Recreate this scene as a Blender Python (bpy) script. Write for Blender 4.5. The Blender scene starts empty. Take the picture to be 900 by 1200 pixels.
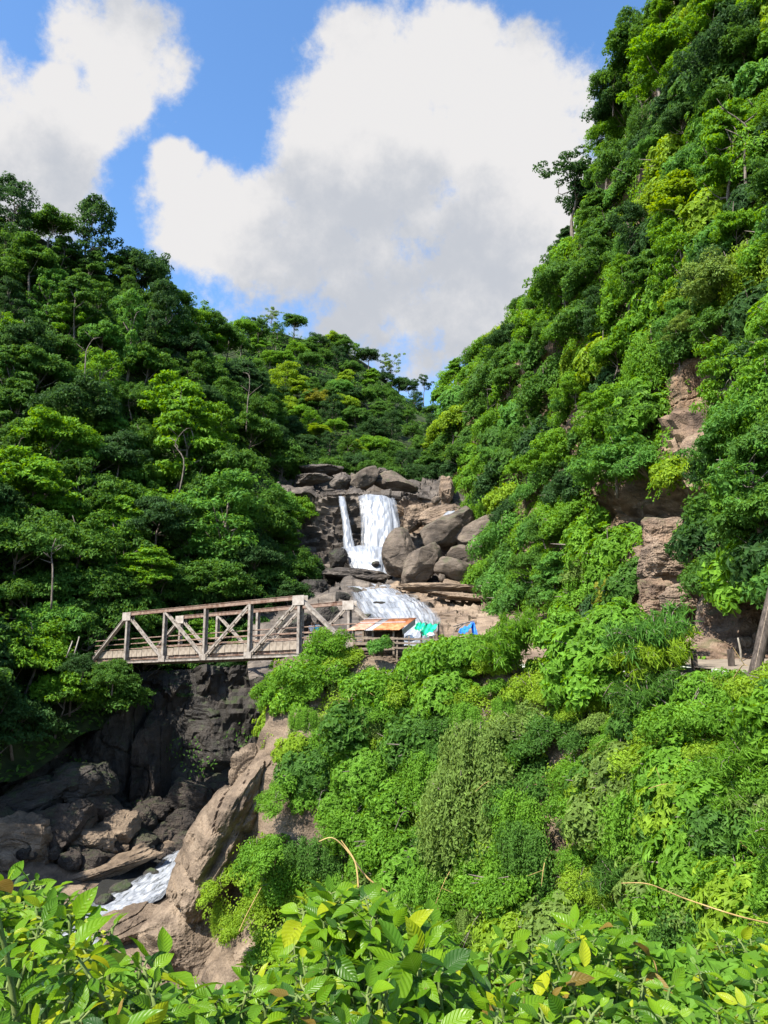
import bpy, bmesh, math, random
import numpy as np
from mathutils import Vector, Matrix, Quaternion

# ------------------------------------------------------------------ settings
SC = bpy.context.scene
COL = SC.collection
F = 905.0                      # focal length in photo pixels (900 x 1200)
PITCH = math.radians(11.25)    # camera looks a little up

cam_d = bpy.data.cameras.new("camera")
cam = bpy.data.objects.new("camera", cam_d)
COL.objects.link(cam)
cam.location = (0, 0, 0)
cam.rotation_euler = (math.radians(90) + PITCH, 0, 0)
cam_d.sensor_fit = 'VERTICAL'
cam_d.sensor_height = 24.0
cam_d.lens = 24.0 * F / 1200.0
cam_d.clip_start = 0.05
cam_d.clip_end = 5000
SC.camera = cam

SUN_AZ = (-0.63, -0.70)        # horizontal direction towards the sun
SUN_EL = math.radians(49)
_h = math.hypot(*SUN_AZ)
TO_SUN = Vector((SUN_AZ[0] / _h * math.cos(SUN_EL), SUN_AZ[1] / _h * math.cos(SUN_EL), math.sin(SUN_EL)))
sun_d = bpy.data.lights.new("sun", 'SUN')
sun_d.energy = 4.5
sun_d.angle = math.radians(0.5)
sun_d.color = (1.0, 0.94, 0.84)
sun = bpy.data.objects.new("sun", sun_d)
COL.objects.link(sun)
sun.rotation_euler = TO_SUN.to_track_quat('Z', 'Y').to_euler()

SC.view_settings.view_transform = 'Standard'
SC.view_settings.look = 'None'
SC.view_settings.exposure = 1.35
SC.view_settings.gamma = 1.0
SC.render.engine = 'CYCLES'
SC.cycles.max_bounces = 6
SC.cycles.diffuse_bounces = 3
SC.cycles.glossy_bounces = 2
SC.cycles.transmission_bounces = 3
SC.cycles.transparent_max_bounces = 8
SC.cycles.use_denoising = True

RNG = np.random.default_rng(7)
random.seed(7)


# ------------------------------------------------------------------ pixel <-> world
CP, SP = math.cos(PITCH), math.sin(PITCH)


def P(px, py, Y):
    x = (px - 450.0) / F
    y = (600.0 - py) / F
    d = np.array([x, CP - y * SP, SP + y * CP])
    return d * (Y / d[1])


def proj(p):
    p = np.asarray(p, float)
    f = p[..., 1] * CP + p[..., 2] * SP
    u = -p[..., 1] * SP + p[..., 2] * CP
    f = np.where(np.abs(f) < 1e-6, 1e-6, f)
    return 450 + F * p[..., 0] / f, 600 - F * u / f


def pdir(px, py):
    v = P(px, py, 1.0)
    return v / np.linalg.norm(v)


# ------------------------------------------------------------------ world: blue sky with cumulus
def build_world():
    w = bpy.data.worlds.new("World")
    SC.world = w
    w.use_nodes = True
    nt = w.node_tree
    nt.nodes.clear()
    N, L = nt.nodes, nt.links
    # group: cloud density along a direction
    g = bpy.data.node_groups.new("cloud_density", 'ShaderNodeTree')
    g.interface.new_socket("Vector", in_out='INPUT', socket_type='NodeSocketVector')
    g.interface.new_socket("Density", in_out='OUTPUT', socket_type='NodeSocketFloat')
    gn, gl = g.nodes, g.links
    gi, go = gn.new('NodeGroupInput'), gn.new('NodeGroupOutput')
    nrm = gn.new('ShaderNodeVectorMath'); nrm.operation = 'NORMALIZE'
    gl.new(gi.outputs[0], nrm.inputs[0])
    # warp
    nw = gn.new('ShaderNodeTexNoise'); nw.inputs['Scale'].default_value = 4.0; nw.inputs['Detail'].default_value = 5
    nw.inputs['Roughness'].default_value = 0.6
    gl.new(nrm.outputs[0], nw.inputs['Vector'])
    sub = gn.new('ShaderNodeVectorMath'); sub.operation = 'SUBTRACT'; sub.inputs[1].default_value = (.5, .5, .5)
    gl.new(nw.outputs['Color'], sub.inputs[0])
    mul = gn.new('ShaderNodeVectorMath'); mul.operation = 'SCALE'; mul.inputs['Scale'].default_value = 0.12
    gl.new(sub.outputs[0], mul.inputs[0])
    add = gn.new('ShaderNodeVectorMath'); add.operation = 'ADD'
    gl.new(nrm.outputs[0], add.inputs[0]); gl.new(mul.outputs[0], add.inputs[1])
    blobs = [(520, 240, 185), (470, 140, 120), (590, 170, 130), (440, 310, 165), (330, 300, 105), (262, 280, 78),
             (225, 215, 38), (545, 310, 140), (445, 340, 105), (640, 215, 88), (432, 55, 50), (520, 48, 62), (395, 200, 75),
             (660, 130, 50), (590, 340, 70), (300, 330, 45),
             (150, 70, 82), (88, 36, 55), (40, 170, 84), (206, 84, 46), (20, 215, 76), (100, 155, 50), (-70, 120, 105), (150, 122, 46), (60, 100, 42),
             (-220, 40, 150), (1050, -60, 190), (300, -330, 160), (-350, -250, 220), (1250, 200, 180), (760, -300, 120)]
    prev = None
    for (bx, by, r) in blobs:
        c = pdir(bx, by)
        rr = r / F * 0.825
        d = gn.new('ShaderNodeVectorMath'); d.operation = 'DISTANCE'
        d.inputs[1].default_value = tuple(c)
        gl.new(add.outputs[0], d.inputs[0])
        m = gn.new('ShaderNodeMath'); m.operation = 'MULTIPLY_ADD'
        gl.new(d.outputs['Value'], m.inputs[0]); m.inputs[1].default_value = -1.0 / rr; m.inputs[2].default_value = 1.0
        cp = gn.new('ShaderNodeMath'); cp.operation = 'MINIMUM'; cp.inputs[1].default_value = 0.45
        gl.new(m.outputs[0], cp.inputs[0]); m = cp
        if prev is None:
            prev = m.outputs[0]
        else:
            mx = gn.new('ShaderNodeMath'); mx.operation = 'SMOOTH_MAX'; mx.inputs[2].default_value = 0.15
            gl.new(prev, mx.inputs[0]); gl.new(m.outputs[0], mx.inputs[1])
            prev = mx.outputs[0]
    # clouds elsewhere in the sky (behind the camera too)
    n2 = gn.new('ShaderNodeTexNoise'); n2.inputs['Scale'].default_value = 8.5; n2.inputs['Detail'].default_value = 11
    n2.inputs['Roughness'].default_value = 0.66
    gl.new(nrm.outputs[0], n2.inputs['Vector'])
    ns = gn.new('ShaderNodeMath'); ns.operation = 'MULTIPLY_ADD'
    gl.new(n2.outputs['Fac'], ns.inputs[0]); ns.inputs[1].default_value = 2.0; ns.inputs[2].default_value = -0.96
    sm = gn.new('ShaderNodeMath'); sm.operation = 'ADD'
    gl.new(prev, sm.inputs[0]); gl.new(ns.outputs[0], sm.inputs[1])
    gl.new(sm.outputs[0], go.inputs[0])

    tc = N.new('ShaderNodeTexCoord')
    d0 = N.new('ShaderNodeGroup'); d0.node_tree = g
    L.new(tc.outputs['Generated'], d0.inputs[0])
    mask = N.new('ShaderNodeMapRange'); mask.interpolation_type = 'SMOOTHSTEP'
    mask.inputs['From Min'].default_value = -0.10; mask.inputs['From Max'].default_value = 0.34
    L.new(d0.outputs[0], mask.inputs['Value'])
    # cloud self shading: how thick is the cloud on the side the light comes from (above, left)
    off = N.new('ShaderNodeVectorMath'); off.operation = 'ADD'
    off.inputs[1].default_value = (0.06, 0.0, 0.20)
    L.new(tc.outputs['Generated'], off.inputs[0])
    d1 = N.new('ShaderNodeGroup'); d1.node_tree = g
    L.new(off.outputs[0], d1.inputs[0])
    shade = N.new('ShaderNodeMapRange'); shade.interpolation_type = 'SMOOTHSTEP'
    shade.inputs['From Min'].default_value = -0.15; shade.inputs['From Max'].default_value = 0.70
    n5 = N.new('ShaderNodeTexNoise'); n5.inputs['Scale'].default_value = 7.0; n5.inputs['Detail'].default_value = 6
    L.new(tc.outputs['Generated'], n5.inputs['Vector'])
    a5 = N.new('ShaderNodeMath'); a5.operation = 'MULTIPLY_ADD'; a5.inputs[1].default_value = 1.1; a5.inputs[2].default_value = -0.55
    L.new(n5.outputs['Fac'], a5.inputs[0])
    s5 = N.new('ShaderNodeMath'); s5.operation = 'ADD'
    L.new(d1.outputs[0], s5.inputs[0]); L.new(a5.outputs[0], s5.inputs[1])
    L.new(s5.outputs[0], shade.inputs['Value'])
    cc = N.new('ShaderNodeMix'); cc.data_type = 'RGBA'
    k = 1 / 0.13
    cc.inputs['A'].default_value = (0.335 * k, 0.33 * k, 0.33 * k, 1)
    cc.inputs['B'].default_value = (0.225 * k, 0.236 * k, 0.258 * k, 1)
    L.new(shade.outputs[0], cc.inputs['Factor'])
    sky = N.new('ShaderNodeTexSky'); sky.sky_type = 'NISHITA'; sky.sun_disc = False
    sky.sun_elevation = SUN_EL
    sky.sun_rotation = math.atan2(TO_SUN.x, TO_SUN.y)
    sky.altitude = 300; sky.air_density = 1.0; sky.dust_density = 0.9; sky.ozone_density = 2.5
    mixc = N.new('ShaderNodeMix'); mixc.data_type = 'RGBA'
    L.new(mask.outputs[0], mixc.inputs['Factor'])
    sat = N.new('ShaderNodeHueSaturation'); sat.inputs['Saturation'].default_value = 1.16; sat.inputs['Value'].default_value = 0.97
    L.new(sky.outputs[0], sat.inputs['Color'])
    L.new(sat.outputs[0], mixc.inputs['A']); L.new(cc.outputs['Result'], mixc.inputs['B'])
    bg = N.new('ShaderNodeBackground'); bg.inputs['Strength'].default_value = 0.13
    L.new(mixc.outputs['Result'], bg.inputs['Color'])
    out = N.new('ShaderNodeOutputWorld')
    L.new(bg.outputs[0], out.inputs['Surface'])
    w.cycles.sampling_method = 'MANUAL'
    w.cycles.sample_map_resolution = 256


build_world()


# ------------------------------------------------------------------ numpy noise
def _hash(ix, iy, iz, s):
    h = (ix.astype(np.int64) * 374761393 + iy.astype(np.int64) * 668265263 + iz.astype(np.int64) * 2147483647 + s * 974711) & 0xFFFFFFFF
    h = ((h ^ (h >> 13)) * 1274126177) & 0xFFFFFFFF
    h = (h ^ (h >> 16)) & 0xFFFFFFFF
    return h / 4294967295.0


def vnoise(p, s=0):
    p = np.asarray(p, float)
    i = np.floor(p).astype(np.int64)
    f = p - i
    f = f * f * (3 - 2 * f)
    r = 0
    for dx in (0, 1):
        wx = f[..., 0] if dx else 1 - f[..., 0]
        for dy in (0, 1):
            wy = f[..., 1] if dy else 1 - f[..., 1]
            for dz in (0, 1):
                wz = f[..., 2] if dz else 1 - f[..., 2]
                r = r + wx * wy * wz * _hash(i[..., 0] + dx, i[..., 1] + dy, i[..., 2] + dz, s)
    return r * 2 - 1


def fbm(p, octv=4, s=0, gain=0.5):
    p = np.asarray(p, float)
    a, r, fq = 1.0, 0, 1.0
    for o in range(octv):
        r = r + a * vnoise(p * fq + o * 17.3, s + o)
        a *= gain
        fq *= 2.03
    return r


def unit(v):
    return v / np.maximum(np.linalg.norm(v, axis=-1, keepdims=True), 1e-9)


# ------------------------------------------------------------------ mesh helpers
def np_mesh(name, verts, faces, mats, smooth=False, tone=None, mat_idx=None, uv=None):
    """faces: (n,k) int array"""
    me = bpy.data.meshes.new(name)
    verts = np.asarray(verts, np.float32)
    faces = np.asarray(faces, np.int32)
    n, k = faces.shape
    me.vertices.add(len(verts)); me.vertices.foreach_set('co', verts.ravel())
    me.loops.add(n * k); me.loops.foreach_set('vertex_index', faces.ravel())
    me.polygons.add(n)
    me.polygons.foreach_set('loop_start', np.arange(0, n * k, k, dtype=np.int32))
    me.polygons.foreach_set('loop_total', np.full(n, k, np.int32))
    me.polygons.foreach_set('use_smooth', np.full(n, bool(smooth)))
    if mat_idx is not None:
        me.polygons.foreach_set('material_index', np.asarray(mat_idx, np.int32))
    for m in (mats if isinstance(mats, (list, tuple)) else [mats]):
        me.materials.append(m)
    if tone is not None:
        a = me.attributes.new('tone', 'FLOAT', 'FACE')
        a.data.foreach_set('value', np.asarray(tone, np.float32))
    if uv is not None:
        u = me.uv_layers.new(name='UVMap')
        u.data.foreach_set('uv', np.asarray(uv, np.float32)[faces.ravel()].ravel())
    me.update(calc_edges=True)
    me.validate()
    return me


class MB:
    """collects boxes, bars, tubes and polygons into one mesh"""
    def __init__(self):
        self.v, self.f, self.m = [], [], []

    def poly(self, pts, faces, mi=0):
        b = len(self.v)
        self.v += [tuple(p) for p in pts]
        self.f += [tuple(i + b for i in f) for f in faces]
        self.m += [mi] * len(faces)

    def box(self, c, s, M=None, mi=0):
        c = Vector(c); pts = []
        for z in (-.5, .5):
            for (x, y) in ((-.5, -.5), (.5, -.5), (.5, .5), (-.5, .5)):
                v = Vector((x * s[0], y * s[1], z * s[2]))
                if M is not None:
                    v = M @ v
                pts.append(c + v)
        self.poly(pts, [(3, 2, 1, 0), (4, 5, 6, 7), (0, 1, 5, 4), (1, 2, 6, 5), (2, 3, 7, 6), (3, 0, 4, 7)], mi)

    def bar(self, a, b, w, h, up=(0, 0, 1), mi=0, off=(0, 0)):
        a, b = Vector(a), Vector(b)
        d = (b - a)
        ln = d.length
        d = d / ln
        u = Vector(up)
        s = d.cross(u)
        if s.length < 1e-4:
            s = d.cross(Vector((1, 0, 0)))
        s.normalize()
        u = s.cross(d).normalized()
        M = Matrix((d, s, u)).transposed()
        c = (a + b) / 2 + s * off[0] + u * off[1]
        self.box(c, (ln, w, h), M, mi)

    def tube(self, pts, radii, n=6, mi=0, cap=True):
        pts = [Vector(p) for p in pts]
        if not hasattr(radii, '__len__'):
            radii = [radii] * len(pts)
        b = len(self.v)
        ref = None
        for i, p in enumerate(pts):
            d = (pts[min(i + 1, len(pts) - 1)] - pts[max(i - 1, 0)]).normalized()
            if ref is None:
                ref = d.orthogonal().normalized()
            ref = (ref - d * ref.dot(d))
            if ref.length < 1e-5:
                ref = d.orthogonal()
            ref.normalize()
            s = d.cross(ref)
            for j in range(n):
                t = 2 * math.pi * j / n
                self.v.append(tuple(p + (ref * math.cos(t) + s * math.sin(t)) * radii[i]))
        for i in range(len(pts) - 1):
            for j in range(n):
                k = (j + 1) % n
                self.f.append((b + i * n + j, b + i * n + k, b + (i + 1) * n + k, b + (i + 1) * n + j))
                self.m.append(mi)
        if cap:
            self.f.append(tuple(b + j for j in reversed(range(n)))); self.m.append(mi)
            e = b + (len(pts) - 1) * n
            self.f.append(tuple(e + j for j in range(n))); self.m.append(mi)

    def mesh(self, name, mats, smooth=False, bevel=0.0):
        me = bpy.data.meshes.new(name)
        me.from_pydata(self.v, [], self.f)
        for m in (mats if isinstance(mats, (list, tuple)) else [mats]):
            me.materials.append(m)
        me.polygons.foreach_set('material_index', self.m)
        if smooth:
            me.polygons.foreach_set('use_smooth', [True] * len(me.polygons))
        if bevel:
            bm = bmesh.new(); bm.from_mesh(me)
            bmesh.ops.bevel(bm, geom=bm.edges[:], offset=bevel, segments=1, affect='EDGES')
            bm.to_mesh(me); bm.free()
        me.update()
        return me


def link(name, me, parent=None, loc=None):
    o = bpy.data.objects.new(name, me)
    COL.objects.link(o)
    if parent is not None:
        o.parent = parent
    if loc is not None:
        o.location = loc
    return o


def tag(o, label=None, cat=None, group=None, kind=None):
    if label: o['label'] = label
    if cat: o['category'] = cat
    if group: o['group'] = group
    if kind: o['kind'] = kind
    return o


def thing(name, label, cat, loc=(0, 0, 0), group=None):
    o = bpy.data.objects.new(name, None)
    COL.objects.link(o)
    o.location = loc
    o.empty_display_size = 0.3
    return tag(o, label, cat, group)


# ------------------------------------------------------------------ materials
def new_mat(name):
    m = bpy.data.materials.new(name)
    m.use_nodes = True
    nt = m.node_tree
    nt.nodes.clear()
    return m, nt.nodes, nt.links


def ramp(N, stops):
    r = N.new('ShaderNodeValToRGB')
    el = r.color_ramp.elements
    while len(el) < len(stops):
        el.new(0.5)
    for e, (p, c) in zip(el, stops):
        e.position = p
        e.color = (*c, 1) if len(c) == 3 else c
    return r


def leaf_mat(name, dark, light, alt, transl=0.44, gloss=0.14, rough=0.55):
    m, N, L = new_mat(name)
    at = N.new('ShaderNodeAttribute'); at.attribute_name = 'tone'
    r = ramp(N, [(0.0, dark), (0.6, tuple((a + b) / 2 for a, b in zip(dark, light))), (1.0, light)])
    L.new(at.outputs['Fac'], r.inputs['Fac'])
    oi = N.new('ShaderNodeObjectInfo')
    mx = N.new('ShaderNodeMix'); mx.data_type = 'RGBA'
    mr = N.new('ShaderNodeMapRange'); mr.inputs['To Max'].default_value = 0.75
    L.new(oi.outputs['Random'], mr.inputs['Value'])
    L.new(mr.outputs[0], mx.inputs['Factor'])
    L.new(r.outputs['Color'], mx.inputs['A'])
    r2 = ramp(N, [(0.0, tuple(x * .6 for x in alt)), (1.0, tuple(x * 1.3 for x in alt))])
    L.new(at.outputs['Fac'], r2.inputs['Fac'])
    L.new(r2.outputs['Color'], mx.inputs['B'])
    col = mx.outputs['Result']
    b = N.new('ShaderNodeBsdfPrincipled')
    L.new(col, b.inputs['Base Color'])
    b.inputs['Roughness'].default_value = rough
    b.inputs['Specular IOR Level'].default_value = gloss
    t = N.new('ShaderNodeBsdfTranslucent')
    hs = N.new('ShaderNodeHueSaturation'); hs.inputs['Hue'].default_value = 0.475; hs.inputs['Value'].default_value = 1.5
    hs.inputs['Saturation'].default_value = 1.1
    L.new(col, hs.inputs['Color']); L.new(hs.outputs[0], t.inputs['Color'])
    ms = N.new('ShaderNodeMixShader'); ms.inputs['Fac'].default_value = transl
    L.new(b.outputs[0], ms.inputs[1]); L.new(t.outputs[0], ms.inputs[2])
    o = N.new('ShaderNodeOutputMaterial'); L.new(ms.outputs[0], o.inputs['Surface'])
    return m


def simple_mat(name, c1, c2, scale=4.0, rough=0.8, bump=0.2, spec=0.2, detail=6, metallic=0.0, stretch=(1, 1, 1), lo=0.35, hi=0.65, bscale=None):
    m, N, L = new_mat(name)
    tc = N.new('ShaderNodeTexCoord')
    mp = N.new('ShaderNodeMapping'); mp.inputs['Scale'].default_value = stretch
    L.new(tc.outputs['Object'], mp.inputs['Vector'])
    n = N.new('ShaderNodeTexNoise'); n.inputs['Scale'].default_value = scale; n.inputs['Detail'].default_value = detail
    n.inputs['Roughness'].default_value = 0.62
    L.new(mp.outputs[0], n.inputs['Vector'])
    r = ramp(N, [(lo, c1), (hi, c2)])
    L.new(n.outputs['Fac'], r.inputs['Fac'])
    b = N.new('ShaderNodeBsdfPrincipled')
    L.new(r.outputs['Color'], b.inputs['Base Color'])
    b.inputs['Roughness'].default_value = rough
    b.inputs['Specular IOR Level'].default_value = spec
    b.inputs['Metallic'].default_value = metallic
    if bump:
        n2 = N.new('ShaderNodeTexNoise'); n2.inputs['Scale'].default_value = bscale or scale * 3; n2.inputs['Detail'].default_value = 8
        L.new(mp.outputs[0], n2.inputs['Vector'])
        bp = N.new('ShaderNodeBump'); bp.inputs['Strength'].default_value = bump; bp.inputs['Distance'].default_value = 0.1
        L.new(n2.outputs['Fac'], bp.inputs['Height']); L.new(bp.outputs[0], b.inputs['Normal'])
    o = N.new('ShaderNodeOutputMaterial'); L.new(b.outputs[0], o.inputs['Surface'])
    return m


def rock_mat(name, base, dark, pale, strata=0.5, wet=0.3, rough=0.8, moss=0.0, scale=0.35, bump=0.6):
    """layered rock: patchy weathering, fine strata lines, dark stains, some moss on top faces"""
    m, N, L = new_mat(name)
    g = N.new('ShaderNodeNewGeometry')
    mp = N.new('ShaderNodeMapping'); mp.inputs['Scale'].default_value = (0.35, 0.35, 1.6)
    L.new(g.outputs['Position'], mp.inputs['Vector'])
    n1 = N.new('ShaderNodeTexNoise'); n1.inputs['Scale'].default_value = scale; n1.inputs['Detail'].default_value = 9; n1.inputs['Roughness'].default_value = 0.65
    L.new(g.outputs['Position'], n1.inputs['Vector'])
    r1 = ramp(N, [(0.30, dark), (0.50, base), (0.72, pale)])
    L.new(n1.outputs['Fac'], r1.inputs['Fac'])
    n2 = N.new('ShaderNodeTexNoise'); n2.inputs['Scale'].default_value = 1.2; n2.inputs['Detail'].default_value = 7; n2.inputs['Roughness'].default_value = 0.6
    L.new(mp.outputs[0], n2.inputs['Vector'])
    r2 = ramp(N, [(0.36, (0.35, 0.33, 0.32)), (0.56, (1, 1, 1)), (0.75, (1.12, 1.08, 1.02))])
    L.new(n2.outputs['Fac'], r2.inputs['Fac'])
    mx = N.new('ShaderNodeMix'); mx.data_type = 'RGBA'; mx.blend_type = 'MULTIPLY'; mx.inputs['Factor'].default_value = strata
    L.new(r1.outputs['Color'], mx.inputs['A']); L.new(r2.outputs['Color'], mx.inputs['B'])
    # fine grain
    n3 = N.new('ShaderNodeTexNoise'); n3.inputs['Scale'].default_value = 9.0; n3.inputs['Detail'].default_value = 6
    L.new(g.outputs['Position'], n3.inputs['Vector'])
    r3 = ramp(N, [(0.35, (0.72, 0.70, 0.68)), (0.65, (1.15, 1.13, 1.1))])
    L.new(n3.outputs['Fac'], r3.inputs['Fac'])
    mg = N.new('ShaderNodeMix'); mg.data_type = 'RGBA'; mg.blend_type = 'MULTIPLY'; mg.inputs['Factor'].default_value = 0.8
    L.new(mx.outputs['Result'], mg.inputs['A']); L.new(r3.outputs['Color'], mg.inputs['B'])
    col = mg.outputs['Result']
    if moss:
        sx = N.new('ShaderNodeSeparateXYZ'); L.new(g.outputs['Normal'], sx.inputs[0])
        nm = N.new('ShaderNodeTexNoise'); nm.inputs['Scale'].default_value = 0.9; nm.inputs['Detail'].default_value = 8
        L.new(g.outputs['Position'], nm.inputs['Vector'])
        mm = N.new('ShaderNodeMath'); mm.operation = 'MULTIPLY_ADD'; mm.inputs[1].default_value = 0.25
        L.new(sx.outputs['Z'], mm.inputs[0]); L.new(nm.outputs['Fac'], mm.inputs[2])
        rm = N.new('ShaderNodeMapRange'); rm.inputs['From Min'].default_value = 0.66; rm.inputs['From Max'].default_value = 0.82; rm.inputs['To Max'].default_value = moss
        L.new(mm.outputs[0], rm.inputs['Value'])
        mo = N.new('ShaderNodeMix'); mo.data_type = 'RGBA'; mo.inputs['B'].default_value = (0.04, 0.07, 0.015, 1)
        L.new(rm.outputs[0], mo.inputs['Factor']); L.new(col, mo.inputs['A'])
        col = mo.outputs['Result']
    b = N.new('ShaderNodeBsdfPrincipled')
    L.new(col, b.inputs['Base Color'])
    rr = N.new('ShaderNodeMapRange'); rr.inputs['To Min'].default_value = rough - wet; rr.inputs['To Max'].default_value = min(1, rough + 0.1)
    L.new(n1.outputs['Fac'], rr.inputs['Value']); L.new(rr.outputs[0], b.inputs['Roughness'])
    b.inputs['Specular IOR Level'].default_value = 0.3
    ad = N.new('ShaderNodeMath'); ad.operation = 'ADD'
    L.new(n2.outputs['Fac'], ad.inputs[0]); L.new(n3.outputs['Fac'], ad.inputs[1])
    bp = N.new('ShaderNodeBump'); bp.inputs['Strength'].default_value = bump; bp.inputs['Distance'].default_value = 0.25
    L.new(ad.outputs[0], bp.inputs['Height']); L.new(bp.outputs[0], b.inputs['Normal'])
    o = N.new('ShaderNodeOutputMaterial'); L.new(b.outputs[0], o.inputs['Surface'])
    return m


def foam_mat(name, scale, lo, hi, dark=(0.10, 0.11, 0.12), alpha_edge=False):
    """whitewater: streaks of foam over darker water, streaks follow the mesh UV (v = flow)"""
    m, N, L = new_mat(name)
    uv = N.new('ShaderNodeUVMap')
    mp = N.new('ShaderNodeMapping'); mp.inputs['Scale'].default_value = scale
    L.new(uv.outputs[0], mp.inputs['Vector'])
    n = N.new('ShaderNodeTexNoise'); n.inputs['Scale'].default_value = 1.0; n.inputs['Detail'].default_value = 8; n.inputs['Roughness'].default_value = 0.68
    n.inputs['Distortion'].default_value = 0.6
    L.new(mp.outputs[0], n.inputs['Vector'])
    r = ramp(N, [(lo, dark), ((lo + hi) / 2, (0.225, 0.245, 0.28)), (hi, (0.385, 0.40, 0.42))])
    L.new(n.outputs['Fac'], r.inputs['Fac'])
    b = N.new('ShaderNodeBsdfPrincipled')
    L.new(r.outputs['Color'], b.inputs['Base Color'])
    rr = N.new('ShaderNodeMapRange'); rr.inputs['From Min'].default_value = lo; rr.inputs['From Max'].default_value = hi
    rr.inputs['To Min'].default_value = 0.12; rr.inputs['To Max'].default_value = 0.7
    L.new(n.outputs['Fac'], rr.inputs['Value']); L.new(rr.outputs[0], b.inputs['Roughness'])
    bp = N.new('ShaderNodeBump'); bp.inputs['Strength'].default_value = 0.3; bp.inputs['Distance'].default_value = 0.15
    L.new(n.outputs['Fac'], bp.inputs['Height']); L.new(bp.outputs[0], b.inputs['Normal'])
    o = N.new('ShaderNodeOutputMaterial')
    sh = b.outputs[0]
    if alpha_edge:
        # ragged, thinning edges of the falling sheet
        sp = N.new('ShaderNodeSeparateXYZ'); L.new(uv.outputs[0], sp.inputs[0])
        a1 = N.new('ShaderNodeMath'); a1.operation = 'SUBTRACT'; a1.inputs[1].default_value = 0.5; L.new(sp.outputs['X'], a1.inputs[0])
        a2 = N.new('ShaderNodeMath'); a2.operation = 'ABSOLUTE'; L.new(a1.outputs[0], a2.inputs[0])
        a3 = N.new('ShaderNodeMath'); a3.operation = 'MULTIPLY_ADD'; a3.inputs[1].default_value = -1.3; a3.inputs[2].default_value = 0.76; L.new(a2.outputs[0], a3.inputs[0])
        n4 = N.new('ShaderNodeTexNoise'); n4.inputs['Scale'].default_value = 1.0; n4.inputs['Detail'].default_value = 6
        mp4 = N.new('ShaderNodeMapping'); mp4.inputs['Scale'].default_value = (scale[0] * 1.3, scale[1] * 0.7, 1); mp4.inputs['Location'].default_value = (3.1, 7.7, 0)
        L.new(uv.outputs[0], mp4.inputs['Vector']); L.new(mp4.outputs[0], n4.inputs['Vector'])
        a4 = N.new('ShaderNodeMath'); a4.operation = 'ADD'; L.new(a3.outputs[0], a4.inputs[0]); L.new(n4.outputs['Fac'], a4.inputs[1])
        mr = N.new('ShaderNodeMapRange'); mr.interpolation_type = 'SMOOTHSTEP'; mr.inputs['From Min'].default_value = 0.42; mr.inputs['From Max'].default_value = 1.02
        L.new(a4.outputs[0], mr.inputs['Value'])
        tr = N.new('ShaderNodeBsdfTransparent')
        ms = N.new('ShaderNodeMixShader'); L.new(mr.outputs[0], ms.inputs['Fac'])
        L.new(tr.outputs[0], ms.inputs[1]); L.new(b.outputs[0], ms.inputs[2])
        sh = ms.outputs[0]
    L.new(sh, o.inputs['Surface'])
    return m


MAT = {}
MAT['leaf_deep'] = leaf_mat('leaf_deep', (0.020, 0.055, 0.013), (0.066, 0.150, 0.036), (0.038, 0.092, 0.028))
MAT['leaf_mid'] = leaf_mat('leaf_mid', (0.034, 0.095, 0.012), (0.112, 0.240, 0.036), (0.068, 0.160, 0.028))
MAT['leaf_bright'] = leaf_mat('leaf_bright', (0.062, 0.155, 0.009), (0.175, 0.350, 0.034), (0.125, 0.275, 0.028))
MAT['leaf_lime'] = leaf_mat('leaf_lime', (0.110, 0.200, 0.009), (0.270, 0.410, 0.034), (0.200, 0.325, 0.028))
MAT['leaf_yellow'] = leaf_mat('leaf_yellow', (0.110, 0.140, 0.012), (0.300, 0.330, 0.040), (0.240, 0.240, 0.030))
MAT['leaf_grey'] = leaf_mat('leaf_grey', (0.078, 0.130, 0.026), (0.205, 0.310, 0.064), (0.155, 0.245, 0.050))
MAT['leaf_blue'] = leaf_mat('leaf_blue', (0.042, 0.118, 0.022), (0.135, 0.310, 0.050), (0.100, 0.245, 0.040))
MAT['dry_leaf'] = leaf_mat('dry_leaf', (0.07, 0.055, 0.022), (0.20, 0.15, 0.06), (0.15, 0.10, 0.05), transl=0.15)
MAT['bark'] = simple_mat('bark', (0.07, 0.055, 0.042), (0.21, 0.18, 0.15), scale=3, stretch=(3, 3, .5), bump=0.6)
MAT['pale_bark'] = simple_mat('pale_bark', (0.16, 0.14, 0.11), (0.36, 0.33, 0.28), scale=3, stretch=(3, 3, .5), bump=0.5)
MAT['soil'] = simple_mat('soil', (0.035, 0.030, 0.018), (0.10, 0.075, 0.045), scale=0.8, bump=0.6, rough=0.95)
MAT['forest_floor'] = simple_mat('forest_floor', (0.012, 0.022, 0.008), (0.04, 0.055, 0.018), scale=0.6, bump=0.6, rough=0.95)
MAT['cliff_rock'] = rock_mat('cliff_rock', (0.21, 0.145, 0.10), (0.08, 0.056, 0.042), (0.34, 0.27, 0.21), strata=0.8, wet=0.1, moss=0.4, scale=0.30)
MAT['fall_rock'] = rock_mat('fall_rock', (0.105, 0.090, 0.078), (0.045, 0.040, 0.036), (0.24, 0.205, 0.17), strata=0.85, wet=0.35, scale=0.22)
MAT['bed_rock'] = rock_mat('bed_rock', (0.235, 0.175, 0.125), (0.11, 0.082, 0.062), (0.33, 0.26, 0.19), strata=0.75, wet=0.2, scale=0.28)
MAT['boulder'] = rock_mat('boulder', (0.150, 0.122, 0.098), (0.070, 0.058, 0.048), (0.235, 0.195, 0.155), strata=0.6, wet=0.1, scale=0.35, moss=0.35, bump=0.9)
MAT['earth'] = rock_mat('earth', (0.225, 0.150, 0.095), (0.12, 0.078, 0.050), (0.32, 0.24, 0.16), strata=0.6, wet=0.0, scale=0.5, bump=0.7)
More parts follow.
